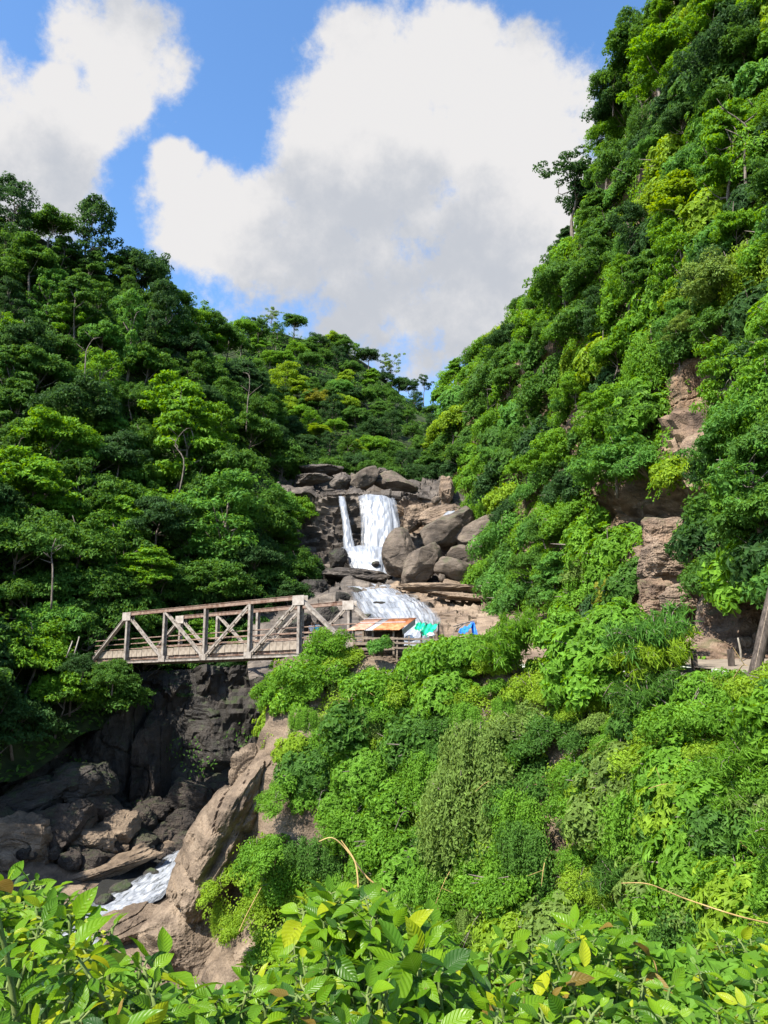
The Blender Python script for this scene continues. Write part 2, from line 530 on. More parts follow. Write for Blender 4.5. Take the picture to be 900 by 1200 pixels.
MAT['gorge_rock'] = rock_mat('gorge_rock', (0.048, 0.038, 0.031), (0.021, 0.018, 0.016), (0.098, 0.078, 0.064), strata=0.6, wet=0.2, scale=0.4, moss=0.3, bump=0.9)  # colours lowered to stand in for the shade lying on the gorge rocks
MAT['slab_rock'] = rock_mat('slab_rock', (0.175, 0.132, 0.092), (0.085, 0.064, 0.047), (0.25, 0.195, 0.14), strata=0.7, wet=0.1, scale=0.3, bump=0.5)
MAT['dark_rock'] = rock_mat('dark_rock', (0.036, 0.032, 0.028), (0.016, 0.015, 0.014), (0.070, 0.060, 0.052), strata=0.5, wet=0.35, scale=0.25, moss=0.5)  # dark wet rock, lowered further so the colour carries the gorge shade
MAT['fall_water'] = foam_mat('fall_water', (34, 1.5, 1), 0.30, 0.72, dark=(0.11, 0.13, 0.165), alpha_edge=True)
MAT['cascade_water'] = foam_mat('cascade_water', (24, 5.5, 1), 0.32, 0.66, dark=(0.10, 0.11, 0.125), alpha_edge=True)
MAT['river_water'] = foam_mat('river_water', (14, 16, 1), 0.34, 0.64, dark=(0.07, 0.075, 0.07), alpha_edge=True)
MAT['pool_water'] = foam_mat('pool_water', (5, 5, 1), 0.60, 0.85, dark=(0.03, 0.03, 0.028))
MAT['bridge_steel'] = simple_mat('bridge_steel', (0.10, 0.078, 0.062), (0.275, 0.245, 0.212), scale=2.6, rough=0.7, bump=0.15, lo=0.30, hi=0.58)
MAT['gusset_steel'] = simple_mat('gusset_steel', (0.22, 0.19, 0.16), (0.36, 0.325, 0.285), scale=2.5, rough=0.7, bump=0.1)
MAT['rust_steel'] = simple_mat('rust_steel', (0.11, 0.060, 0.040), (0.25, 0.185, 0.145), scale=2.5, rough=0.8, bump=0.15)
MAT['deck_board'] = simple_mat('deck_board', (0.15, 0.12, 0.092), (0.29, 0.245, 0.195), scale=1.5, rough=0.9, bump=0.2)
MAT['old_wood'] = simple_mat('old_wood', (0.11, 0.085, 0.062), (0.27, 0.215, 0.165), scale=3, stretch=(1, 1, 4), rough=0.9, bump=0.3)
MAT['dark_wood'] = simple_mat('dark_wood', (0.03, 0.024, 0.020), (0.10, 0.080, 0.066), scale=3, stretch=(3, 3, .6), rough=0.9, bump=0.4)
MAT['rust_sheet'] = simple_mat('rust_sheet', (0.30, 0.085, 0.03), (0.56, 0.27, 0.13), scale=2.6, rough=0.8, bump=0.1, stretch=(1, .5, 1))
MAT['pink_rust_sheet'] = simple_mat('pink_rust_sheet', (0.30, 0.13, 0.08), (0.52, 0.34, 0.25), scale=2.4, rough=0.75, bump=0.1)
MAT['grey_sheet'] = simple_mat('grey_sheet', (0.26, 0.25, 0.26), (0.46, 0.45, 0.46), scale=1.6, rough=0.5, bump=0.1)
MAT['green_tarp'] = simple_mat('green_tarp', (0.01, 0.28, 0.16), (0.02, 0.50, 0.30), scale=2, rough=0.45, bump=0.2)
MAT['blue_tarp'] = simple_mat('blue_tarp', (0.02, 0.11, 0.42), (0.03, 0.22, 0.68), scale=2, rough=0.45, bump=0.2)
MAT['white_cloth'] = simple_mat('white_cloth', (0.55, 0.55, 0.56), (0.78, 0.78, 0.79), scale=3, rough=0.7, bump=0.2)
MAT['road'] = simple_mat('road', (0.16, 0.13, 0.10), (0.25, 0.21, 0.165), scale=1.2, rough=0.95, bump=0.3)
MAT['skin'] = simple_mat('skin', (0.28, 0.16, 0.10), (0.34, 0.20, 0.13), scale=6, rough=0.6, bump=0)
MAT['hair'] = simple_mat('hair', (0.012, 0.010, 0.009), (0.03, 0.025, 0.02), scale=20, rough=0.5, bump=0)
MAT['white_shirt'] = simple_mat('white_shirt', (0.66, 0.66, 0.66), (0.80, 0.80, 0.80), scale=6, rough=0.8, bump=0)
MAT['cyan_shirt'] = simple_mat('cyan_shirt', (0.10, 0.46, 0.62), (0.15, 0.56, 0.72), scale=6, rough=0.8, bump=0)
MAT['trousers'] = simple_mat('trousers', (0.03, 0.035, 0.06), (0.06, 0.07, 0.10), scale=6, rough=0.9, bump=0)
MAT['dry_stem'] = simple_mat('dry_stem', (0.26, 0.17, 0.06), (0.45, 0.32, 0.13), scale=8, rough=0.8, bump=0.1)
MAT['green_stem'] = simple_mat('green_stem', (0.06, 0.11, 0.02), (0.16, 0.20, 0.06), scale=8, rough=0.7, bump=0.1)


# ------------------------------------------------------------------ sheets: lofted control grids
def catmull(c, n):
    """c: (k, ...) control along axis 0 -> n samples"""
    k = len(c)
    t = np.linspace(0, k - 1, n)
    i = np.minimum(np.floor(t).astype(int), k - 2)
    f = (t - i).reshape((-1,) + (1,) * (c.ndim - 1))
    p0 = c[np.maximum(i - 1, 0)]; p1 = c[i]; p2 = c[i + 1]; p3 = c[np.minimum(i + 2, k - 1)]
    return 0.5 * ((2 * p1) + (-p0 + p2) * f + (2 * p0 - 5 * p1 + 4 * p2 - p3) * f ** 2 + (-p0 + 3 * p1 - 3 * p2 + p3) * f ** 3)


def sheet_pts(rows, nu, nv):
    """rows: list of rows of (px,py,Y) or numpy world triples tagged ('w',x,y,z). returns (nv,nu,3)"""
    g = []
    for r in rows:
        g.append([np.array(c[1:], float) if c[0] == 'w' else P(*c) for c in r])
    g = np.array(g, float)
    g = catmull(g, nv)
    g = np.swapaxes(catmull(np.swapaxes(g, 0, 1), nu), 0, 1)
    return g


def grid_normals(g, flip=None):
    du = np.gradient(g, axis=1); dv = np.gradient(g, axis=0)
    n = unit(np.cross(du, dv))
    # face the camera side / up
    ref = -g.copy(); ref[..., 2] += 0
    ref = unit(ref) + np.array([0, 0, 0.6])
    s = np.sign((n * ref).sum(-1, keepdims=True).mean())
    return n * s


def grid_mesh(name, g, mat, smooth=True, uv=True):
    nv, nu = g.shape[:2]
    idx = np.arange(nv * nu).reshape(nv, nu)
    f = np.stack([idx[:-1, :-1], idx[:-1, 1:], idx[1:, 1:], idx[1:, :-1]], -1).reshape(-1, 4)
    # orientation so that normals face the camera
    nn = np.cross(np.gradient(g, axis=1), np.gradient(g, axis=0))
    ref = unit(-g) + np.array([0, 0, 0.6])
    if (unit(nn) * ref).sum(-1).mean() < 0:
        f = f[:, ::-1]
    u, v = np.meshgrid(np.linspace(0, 1, nu), np.linspace(0, 1, nv))
    return np_mesh(name, g.reshape(-1, 3), f, mat, smooth, uv=np.stack([u.ravel(), v.ravel()], -1))


class Sheet:
    def __init__(self, rows, nu, nv):
        self.g = sheet_pts(rows, nu, nv)
        self.n = grid_normals(self.g)
        self.px, self.py = proj(self.g)

    def at_px(self, px, py):
        d = (self.px - px) ** 2 + (self.py - py) ** 2
        # several folds may project there: prefer the nearest surface among close hits
        m = d < 30 ** 2
        if m.any():
            w = np.where(m, 1 / (d + 4.0) ** 2, 0)
            return (self.g * w[..., None]).sum((0, 1)) / w.sum(), unit((self.n * w[..., None]).sum((0, 1)))
        i = np.unravel_index(np.argmin(d), d.shape)
        return self.g[i], self.n[i]

    def sample(self, n, rng):
        """area weighted random points -> pos, normal, px, py"""
        g = self.g
        a = np.linalg.norm(np.cross(g[1:, :-1] - g[:-1, :-1], g[:-1, 1:] - g[:-1, :-1]), axis=-1)
        p = (a / a.sum()).ravel()
        c = rng.choice(len(p), n, p=p)
        i, j = np.unravel_index(c, a.shape)
        u = rng.random((n, 1)); v = rng.random((n, 1))
        def lerp(q):
            return (q[i, j] * (1 - u) + q[i, j + 1] * u) * (1 - v) + (q[i + 1, j] * (1 - u) + q[i + 1, j + 1] * u) * v
        pos = lerp(g); nor = unit(lerp(self.n))
        px, py = proj(pos)
        return pos, nor, px, py


def in_poly(px, py, poly):
    px = np.asarray(px); py = np.asarray(py)
    r = np.zeros(px.shape, bool)
    n = len(poly)
    for k in range(n):
        x1, y1 = poly[k]; x2, y2 = poly[(k + 1) % n]
        c = ((y1 > py) != (y2 > py)) & (px < (x2 - x1) * (py - y1) / ((y2 - y1) or 1e-9) + x1)
        r ^= c
    return r


# ---- control surfaces (photo pixel, photo pixel, distance in metres) -------------------------
HILL_ROWS = [  # leftmost columns are out of view, bank raised there to shade the gorge
    [(-420, 770, 44), (-150, 775, 58), (0, 850, 69), (100, 815, 77), (200, 785, 87), (300, 775, 93), (385, 750, 100)],
    [(-420, 560, 52), (-150, 600, 65), (0, 700, 76), (100, 700, 83), (200, 695, 92), (300, 690, 99), (378, 690, 107)],
    [(-420, 400, 62), (-150, 480, 74), (0, 590, 85), (100, 590, 91), (200, 590, 99), (300, 600, 107), (352, 620, 117)],
    [(-420, 280, 74), (-150, 380, 87), (0, 470, 97), (100, 480, 103), (200, 490, 111), (290, 505, 121), (345, 545, 131)],
    [(-420, 290, 92), (-150, 330, 103), (0, 355, 110), (100, 375, 115), (190, 405, 123), (275, 440, 140), (335, 500, 150)],
    [(-420, 130, 108), (-150, 185, 116), (0, 238, 122), (90, 268, 127), (165, 305, 132), (230, 368, 148), (310, 450, 168)],
]
FAR_ROWS = [
    [(150, 575, 142), (250, 575, 142), (320, 572, 140), (380, 556, 137), (430, 552, 136), (490, 556, 136), (560, 570, 136), (640, 580, 136)],
    [(150, 500, 158), (250, 500, 160), (320, 500, 163), (380, 500, 167), (440, 505, 170), (495, 515, 170), (560, 525, 165), (640, 530, 160)],
    [(150, 440, 175), (250, 440, 180), (320, 440, 186), (385, 442, 193), (440, 455, 200), (495, 485, 200), (560, 500, 190), (640, 500, 185)],
    [(150, 395, 195), (250, 385, 203), (320, 373, 214), (390, 392, 224), (440, 420, 230), (495, 465, 236), (560, 480, 235), (640, 480, 230)],
]
CLIFF_ROWS = [
    [(520, 575, 134), (562, 645, 112), (588, 708, 88), (640, 720, 72), (700, 735, 58), (750, 770, 47.5), (820, 776, 41), (900, 777, 36), (1030, 785, 28), (1300, 800, 19)],
    [(518, 545, 138), (556, 585, 118), (590, 635, 93), (640, 645, 77), (700, 645, 63), (752, 650, 52.5), (820, 650, 46), (900, 650, 39), (1030, 640, 31), (1300, 620, 22)],
    [(516, 520, 142), (560, 520, 125), (600, 540, 100), (650, 545, 82), (710, 550, 66), (765, 560, 55.5), (830, 555, 48), (900, 540, 40), (1030, 520, 33), (1300, 480, 24)],
    [(515, 495, 146), (555, 468, 132), (605, 452, 108), (655, 442, 88), (715, 435, 71), (780, 430, 61), (840, 425, 54), (900, 410, 45), (1030, 380, 37), (1300, 300, 27)],
    [(515, 480, 150), (550, 445, 138), (603, 398, 115), (655, 335, 95), (715, 300, 77), (790, 295, 63), (850, 285, 55), (900, 275, 49), (1030, 240, 41), (1300, 120, 31)],
    [(515, 468, 156), (548, 433, 145), (603, 385, 126), (662, 300, 106), (722, 190, 86), (790, 160, 70), (850, 145, 61), (900, 135, 55), (1030, 90, 46), (1300, -60, 36)],
    [(516, 460, 165), (550, 425, 156), (608, 376, 142), (668, 292, 122), (726, 150, 98), (765, 0, 80), (835, -60, 68), (900, -85, 62), (1030, -140, 53), (1300, -300, 42)],
]
BLUFF_ROWS = [
    [(345, 776, 66), (322, 774, 56), (350, 770, 54.5), (400, 768, 54), (470, 772, 52), (560, 777, 47.5), (650, 778, 42.5), (740, 780, 37.5), (830, 787, 33), (920, 794, 29), (1060, 800, 22), (1350, 830, 14)],
    [(335, 850, 64), (312, 845, 54), (350, 840, 51), (400, 840, 50), (470, 840, 48), (560, 842, 43.8), (650, 845, 39), (740, 848, 34.5), (830, 850, 30.3), (920, 855, 26.5), (1060, 860, 20), (1350, 890, 12.5)],
    [(312, 920, 62), (282, 915, 53.5), (335, 925, 49.5), (400, 930, 48.2), (470, 930, 46), (560, 935, 41.6), (650, 938, 37), (740, 940, 32.6), (830, 945, 28.5), (920, 950, 24.8), (1060, 960, 18.6), (1350, 990, 11.5)],
    [(280, 985, 62), (246, 985, 55), (310, 1000, 49), (385, 1010, 47), (470, 1010, 44.4), (560, 1015, 40), (650, 1018, 35.6), (740, 1020, 31.2), (830, 1025, 27), (920, 1030, 23.4), (1060, 1040, 17.5), (1350, 1080, 10.5)],
    [(240, 1045, 61), (205, 1050, 57), (265, 1080, 49.5), (370, 1095, 45.5), (470, 1095, 42.6), (560, 1100, 38.3), (650, 1100, 34), (740, 1105, 29.6), (830, 1110, 25.5), (920, 1115, 22), (1060, 1130, 16.5), (1350, 1180, 9.5)],
    [(175, 1110, 57), (150, 1120, 54), (230, 1170, 47), (350, 1190, 43), (470, 1200, 40), (560, 1200, 36), (650, 1200, 32), (740, 1200, 27.6), (830, 1210, 23.6), (920, 1220, 20.2), (1060, 1250, 15), (1350, 1320, 8.5)],
    [(60, 1230, 50), (80, 1240, 47), (190, 1300, 41), (340, 1330, 37), (470, 1340, 34), (560, 1340, 30), (650, 1340, 27), (740, 1350, 23), (830, 1350, 19.5), (920, 1360, 16.5), (1060, 1400, 12), (1350, 1480, 6.5)],
]
GORGE_ROWS = [
    [(-300, 790, 60), (-100, 800, 72), (0, 800, 79), (100, 795, 84), (200, 785, 87), (320, 779, 88), (440, 775, 86)],
    [(-300, 880, 59), (-100, 880, 70), (0, 880, 77), (100, 885, 82), (200, 895, 85), (320, 900, 86), (440, 900, 84)],
    [(-300, 940, 57), (-100, 930, 68), (0, 915, 75), (100, 915, 80), (200, 940, 83), (320, 950, 83), (440, 960, 80)],
    [(-300, 1010, 54), (-100, 985, 64), (0, 975, 71), (100, 975, 75), (180, 980, 78), (300, 985, 79), (440, 1000, 76)],
    [(-300, 1080, 49), (-100, 1060, 58), (0, 1045, 64), (80, 1035, 68), (150, 1012, 73), (260, 1002, 76.5), (440, 1010, 74)],
    [(-300, 1150, 45), (-100, 1125, 53), (0, 1105, 58.5), (85, 1085, 63), (165, 1045, 68.5), (240, 1008, 73), (440, 1020, 72)],
    [(-300, 1200, 42), (-100, 1185, 49), (20, 1150, 55), (125, 1110, 59), (205, 1060, 63.5), (270, 1020, 68), (440, 1040, 68)],
    [(-300, 1290, 38), (-100, 1270, 44), (60, 1220, 49), (170, 1180, 53), (250, 1130, 56), (330, 1100, 58), (480, 1100, 58)],
]
FALL_ROWS = [
    [(290, 558, 145), (345, 556, 142), (400, 556, 141), (470, 560, 140), (520, 564, 139), (570, 570, 138), (640, 580, 136)],
    [(290, 570, 127), (345, 573, 125), (400, 577, 124), (470, 580, 123), (520, 586, 120), (570, 594, 116), (640, 610, 110)],
    [(290, 582, 124.5), (345, 584, 123), (400, 585, 122), (470, 586, 121), (520, 594, 117), (570, 604, 113), (640, 620, 106)],
    [(290, 640, 121), (345, 640, 120), (400, 640, 119), (470, 642, 118), (520, 645, 113), (570, 650, 108), (640, 660, 100)],
    [(290, 668, 117), (345, 668, 116), (400, 669, 115), (470, 670, 113), (520, 672, 109), (570, 676, 104), (640, 690, 95)],
    [(290, 690, 109), (345, 690, 107), (400, 688, 106), (470, 687, 104), (530, 687, 102), (590, 692, 97), (660, 705, 86)],
    [(290, 722, 96), (345, 722, 93), (400, 714, 89), (470, 713, 86), (540, 712, 83), (620, 716, 77), (700, 724, 66)],
    [(290, 765, 82), (345, 765, 79), (400, 758, 74), (470, 748, 67), (540, 745, 64), (620, 746, 60), (700, 752, 53)],
    [(290, 790, 72), (345, 785, 69), (400, 777, 64), (470, 770, 60), (540, 768, 57), (620, 768, 53), (700, 770, 48)],
]
HILL = Sheet(HILL_ROWS, 120, 100)
FAR = Sheet(FAR_ROWS, 80, 60)
CLIFF = Sheet(CLIFF_ROWS, 160, 150)
BLUFF = Sheet(BLUFF_ROWS, 200, 150)
GORGE = Sheet(GORGE_ROWS, 220, 180)
FALL = Sheet(FALL_ROWS, 200, 200)


def displaced(sh, f_amp):
    return sh.g + sh.n * f_amp[..., None]


def struct(name, me):
    o = link(name, me)
    o['kind'] = 'structure'
    return o


# bare land under the trees
ground = MB()
ground.box((0, 900, -32), (6000, 6000, 4))
struct('ground', ground.mesh('ground', MAT['soil']))

g = HILL.g + np.array([0, 2.0, -5.0])
g = np.concatenate([g, g[-1:] + np.array([0, 14, -5]), g[-1:] + np.array([0, 60, -40])], 0)
g = g + fbm(g * 0.08, 4, 3)[..., None] * np.array([0, 0, 1.5])
struct('hillside', grid_mesh('hillside', g, MAT['forest_floor']))
HILL_GROUND = Sheet.__new__(Sheet)
HILL_GROUND.g = g; HILL_GROUND.n = grid_normals(g); HILL_GROUND.px, HILL_GROUND.py = proj(g)
g = FAR.g + np.array([0, 2.0, -4.0])
g = np.concatenate([g, g[-1:] + np.array([0, 20, -4]), g[-1:] + np.array([0, 120, -70])], 0)
g = g + fbm(g * 0.06, 4, 5)[..., None] * np.array([0, 0, 2.0])
struct('far_hillside', grid_mesh('far_hillside', g, MAT['forest_floor']))

# right hand cliff: blocky rock
d = fbm(CLIFF.g * 0.10, 4, 11) * 1.6
blk = np.floor(vnoise(CLIFF.g * np.array([.28, .28, .42]), 21) * 4) * 0.45 + np.floor(vnoise(CLIFF.g * np.array([.6, .6, 1.1]), 22) * 3) * 0.22
hollow = np.exp(-(((CLIFF.px - 770) / 85) ** 2 + ((CLIFF.py - 590) / 34) ** 2)) * 4.5
g = displaced(CLIFF, d + blk - 1.2 - hollow)
g = np.concatenate([g, g[-1:] + np.array([6, 12, 1]), g[-1:] + np.array([40, 40, -30])], 0)
struct('cliff', grid_mesh('cliff', g, MAT['cliff_rock'], smooth=False))

# road embankment / bluff
d = fbm(BLUFF.g * 0.16, 4, 31) * 0.9 + fbm(BLUFF.g * 0.7, 3, 32) * 0.22 - 0.5
struct('bluff', grid_mesh('bluff', displaced(BLUFF, d), MAT['slab_rock']))

# gorge floor and dark walls
d = fbm(GORGE.g * np.array([.22, .22, .12]), 5, 41) * 1.5 + np.floor(vnoise(GORGE.g * np.array([.3, .3, .15]), 42) * 3) * 0.6 + np.floor(vnoise(GORGE.g * np.array([.8, .8, .45]), 43) * 3) * 0.3
fl = np.clip((GORGE.py - 985) / 30, 0, 1)
d = d * (1 - 0.93 * fl)
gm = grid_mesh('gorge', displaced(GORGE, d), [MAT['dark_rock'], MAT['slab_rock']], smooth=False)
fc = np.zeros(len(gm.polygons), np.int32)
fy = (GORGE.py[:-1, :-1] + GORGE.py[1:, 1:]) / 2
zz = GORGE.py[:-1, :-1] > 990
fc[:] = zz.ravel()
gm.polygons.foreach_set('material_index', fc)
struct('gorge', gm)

# stepped rock under and beside the waterfall
z = FALL.g[..., 2]
stp = 1.15
zq = z + fbm(FALL.g * 0.15, 3, 50) * 0.8
ph = zq / stp - np.floor(zq / stp)
d = (ph ** 3) * 1.1 + fbm(FALL.g * np.array([.25, .25, .5]), 5, 51) * 0.9 + np.floor(vnoise(FALL.g * np.array([.22, .22, .5]), 52) * 3) * 0.45
flat = np.clip((FALL.py - 690) / 20, 0, 1)
d = d * (1 - 0.65 * flat) - 0.4
gm = grid_mesh('riverbed', displaced(FALL, d), [MAT['fall_rock'], MAT['bed_rock']], smooth=False)
fc = ((FALL.py[:-1, :-1] > 683) & (FALL.px[:-1, :-1] > 455)) | ((FALL.px[:-1, :-1] > 462) & (FALL.py[:-1, :-1] < 625) & (FALL.py[:-1, :-1] > 588))
gm.polygons.foreach_set('material_index', fc.ravel().astype(np.int32))
struct('riverbed', gm)

# road from the bridge end along the cliff foot to the camera
road_rows = [
    [(672, 769, 51), (680, 769, 50.5), (690, 769, 50), (705, 770, 49), (740, 771, 46), (830, 775, 40), (900, 776, 35.5), (1000, 780, 29), (1150, 790, 22), ('w', 13, 8, -1.5), ('w', 6, -6, -1.62)],
    [(672, 780, 41.5), (680, 780, 41), (690, 780, 40.5), (705, 780, 39.5), (740, 780, 37.5), (830, 787, 33), (920, 794, 29), (1020, 800, 24), (1250, 820, 15.5), ('w', 7, 3.5, -1.65), ('w', -1, -6, -1.65)],
]
g = sheet_pts(road_rows, 120, 12)
g[..., 2] += fbm(g * 0.5, 3, 61) * 0.06 + 0.12
struct('road', grid_mesh('road', g, MAT['road']))

# near slope under the camera
near_rows = [
    [('w', -16, -8, -1.6), ('w', -6, -8, -1.6), ('w', 0, -8, -1.65), ('w', 4, -8, -1.7), ('w', 9, -8, -1.8)],
    [('w', -16, 0.2, -1.9), ('w', -6, 0.3, -1.6), ('w', 0, 0.3, -1.62), ('w', 3, 0.6, -1.7), ('w', 7, 3.2, -1.75)],
    [('w', -16, 3, -3.2), ('w', -6, 3, -2.3), ('w', 0, 3, -2.1), ('w', 3, 4, -2.3), ('w', 8, 6, -2.6)],
    [('w', -18, 8, -8), ('w', -7, 8, -6), ('w', 0, 9, -6), ('w', 4, 9, -6), ('w', 9, 10, -5.5)],
    [('w', -22, 20, -19), ('w', -10, 20, -17), ('w', 0, 20, -16), ('w', 6, 18, -14), ('w', 11, 16, -11)],
    [('w', -26, 40, -24), ('w', -12, 40, -24), ('w', 0, 36, -22), ('w', 8, 30, -20), ('w', 13, 24, -18)],
]
g = sheet_pts(near_rows, 90, 90)
g[..., 2] += fbm(g * 0.4, 4, 62) * 0.12
struct('near_slope', grid_mesh('near_slope', g, MAT['soil']))
NEAR = g

# ------------------------------------------------------------------ water
def water_sheet(name, rows, nu, nv, mat, lift=0.0, amp=0.1, fr=(1, 1, 1), seed=70):
    g = sheet_pts(rows, nu, nv)
    n = grid_normals(g)
    g = g + n * (lift + fbm(g * np.array(fr), 4, seed)[..., None] * amp)
    o = struct(name, grid_mesh(name, g, mat))
    return o


water_sheet('waterfall', [
    [(420, 580, 122.6), (433, 579, 122.6), (447, 580, 122.4), (460, 583, 122)],
    [(420, 584, 119.6), (434, 583, 119.3), (449, 584, 119.1), (464, 588, 119.3)],
    [(422, 605, 118), (436, 605, 117.5), (452, 606, 117.2), (468, 610, 117.4)],
    [(423, 645, 115.6), (438, 646, 115), (454, 647, 114.8), (472, 648, 115)],
], 46, 70, MAT['fall_water'], amp=0.16, fr=(1.8, 1.8, .10), seed=71)
water_sheet('waterfall', [
    [(396.5, 579, 122.6), (399, 579, 122.5), (401, 579, 122.5), (403.5, 580, 122.5)],
    [(397.5, 590, 119.6), (400.5, 590, 119.3), (403, 590, 119.3), (406, 590, 119.5)],
    [(401, 612, 118.2), (403.5, 612, 117.8), (406.5, 612, 117.8), (410, 612, 118)],
    [(403, 646, 115.8), (407, 646, 115.2), (411, 646, 115.2), (417, 646, 115.5)],
], 20, 60, MAT['fall_water'], amp=0.12, fr=(1.8, 1.8, .10), seed=72)
water_sheet('waterfall', [
    [(400, 641, 117), (418, 640, 116.6), (440, 640, 115.6), (466, 640, 115.5)],
    [(402, 645, 114.5), (420, 644, 113.8), (440, 644, 113.2), (463, 645, 113.5)],
    [(408, 660, 113.4), (424, 660, 112.6), (440, 660, 112), (459, 660, 112.4)],
    [(413, 669, 112.6), (426, 670, 111.6), (440, 671, 111), (456, 672, 111.4)],
], 46, 40, MAT['fall_water'], amp=0.16, fr=(1.4, 1.4, .3), seed=73)
def fall_row(pts, lift):
    r = []
    for (px, py) in pts:
        p, n = FALL.at_px(px, py)
        p = P(px, py, p[1]) + np.array([0, -0.3, lift])
        r.append(('w', *p))
    return r


water_sheet('cascade', [fall_row(r, .45) for r in (
    [(398, 687), (412, 687), (428, 687), (444, 688), (456, 690)],
    [(409, 695), (424, 695), (440, 695), (456, 696), (470, 698)],
    [(414, 706), (434, 706), (456, 706), (476, 707), (492, 709)],
    [(420, 718), (442, 718), (466, 718), (488, 718), (508, 720)],
    [(430, 730), (452, 730), (474, 730), (494, 731), (516, 732)],
    [(436, 745), (456, 745), (476, 745), (494, 745), (512, 745)],
    [(400, 765), (425, 765), (450, 765), (472, 764), (495, 762)])], 70, 90, MAT['cascade_water'], amp=0.20, fr=(.9, .6, .9), seed=74)
water_sheet('stream', [
    [(526, 598, 111.4), (530, 598, 111.3), (535, 599, 111.2)],
    [(520, 603, 110.2), (525, 604, 110), (533, 604, 110)],
    [(514, 609, 109.2), (520, 610, 109), (527, 608, 109)],
], 12, 16, MAT['cascade_water'], amp=0.1, seed=75)


def gorge_row(pts, lift):
    r = []
    for (px, py) in pts:
        p, n = GORGE.at_px(px, py)
        r.append(('w', *(P(px, py, p[1]) + np.array([0, 0, lift]))))
    return r


water_sheet('river', [gorge_row(r, 0.65) for r in (
    [(214, 998), (226, 998), (238, 999), (252, 1000)],
    [(197, 1010), (206, 1012), (216, 1015), (226, 1018)],
    [(170, 1032), (182, 1036), (194, 1040), (206, 1045)],
    [(138, 1052), (152, 1058), (166, 1064), (180, 1069)],
    [(103, 1070), (118, 1078), (132, 1085), (146, 1093)],
    [(60, 1090), (80, 1102), (100, 1113), (116, 1124)],
    [(-80, 1130), (-40, 1150), (0, 1170), (30, 1190)])], 60, 120, MAT['river_water'], amp=0.14, fr=(1.0, .8, 1.0), seed=76)
water_sheet('pool', [gorge_row(r, 0.25) for r in (
    [(120, 1035), (150, 1020), (190, 1005), (235, 996), (300, 1000)],
    [(80, 1075), (120, 1060), (180, 1030), (230, 1012), (300, 1012)],
    [(40, 1120), (110, 1100), (180, 1060), (235, 1022), (300, 1022)])], 40, 30, MAT['pool_water'], amp=0.05, fr=(1, 1, 1), seed=77)

# ------------------------------------------------------------------ rocks
def ico(sub):
    bm = bmesh.new()
    bmesh.ops.create_icosphere(bm, subdivisions=sub, radius=1)
    v = np.array([x.co for x in bm.verts]); f = np.array([[q.index for q in t.verts] for t in bm.faces])
    bm.free()
    return v, f


ICO5 = ico(6)
ICO4 = ico(5)
ICO3 = ico(4)


def rock_mesh(name, dims, seed, mat, facets=9, sharp=60.0, rough=0.05, tilt=(0, 0, 0), hi=1, boxy=0.0, chips=46, strata=0.0, smooth=False):
    """a broken boulder: a hull cut by random planes, chipped edges, cracks and noise relief"""
    r = np.random.default_rng(seed)
    v, f = (ICO3, ICO4, ICO5)[int(hi)]
    nrm = unit(r.normal(size=(facets, 3)))
    if boxy:
        ax = np.concatenate([np.eye(3), -np.eye(3)]) + r.normal(0, .12, (6, 3))
        nrm = np.concatenate([unit(ax), nrm])
        dist = np.concatenate([r.uniform(.62, .72, 6), r.uniform(0.78, 1.0, facets)])
    else:
        nrm = np.concatenate([nrm, [[0, 0, 1.0], [0, 0, -1.0]]])
        dist = r.uniform(0.58, 0.95, len(nrm))
    dots = v @ nrm.T
    t = np.where(dots > 0.05, dist / np.maximum(dots, 0.05), 9.0)
    rad = -np.log(np.exp(-t * sharp).sum(1) + np.exp(-1.2 * sharp)) / sharp
    q = v * rad[:, None]
    for k in range(chips):
        n2 = unit(r.normal(size=3))
        pr = q @ n2
        cut = pr.max() * r.uniform(0.84, 0.97)
        over = np.maximum(pr - cut, 0)
        q = q - n2 * (over * 0.98)[:, None]
    nn = unit(q)
    rel = fbm(q * 1.5 + seed, 3, seed) * rough * 1.1
    rel += np.floor(vnoise(q * 1.5 + seed * 1.7, seed + 21) * 3.5) / 3.5 * rough * 1.5 + np.floor(vnoise(q * np.array([3.1, 3.1, 4.0]) + seed * .7, seed + 22) * 3) / 3 * rough * 0.8
    rel += (0.5 - np.abs(vnoise(q * 3.4 + seed, seed + 5))) * rough * 0.7 + fbm(q * 8 + seed, 3, seed + 7) * rough * 0.35
    crack = np.abs(vnoise(q * np.array([1.3, 1.3, 2.6]) + seed * 3, seed + 9))
    rel -= np.exp(-(crack / 0.045) ** 2) * rough * 1.1
    if strata:
        ph = q[:, 2] * 7 + fbm(q * 1.2, 2, seed + 3) * 1.2
        fr = ph - np.floor(ph)
        rel -= strata * (np.exp(-((fr - .5) / .10) ** 2) * 0.05 + 0.05 * vnoise(np.stack([np.floor(ph), q[:, 0] * .8, q[:, 1] * .8], -1), seed))
    q = q + nn * rel[:, None]
    R = np.array(Matrix.Rotation(tilt[2], 3, 'Z') @ Matrix.Rotation(tilt[1], 3, 'Y') @ Matrix.Rotation(tilt[0], 3, 'X'))
    lo, hi_ = q.min(0), q.max(0)
    q = (q - (lo + hi_) / 2) / ((hi_ - lo) / 2)
    q = (q * np.array(dims) / 2) @ R.T
    return np_mesh(name, q, f, mat, smooth=smooth)


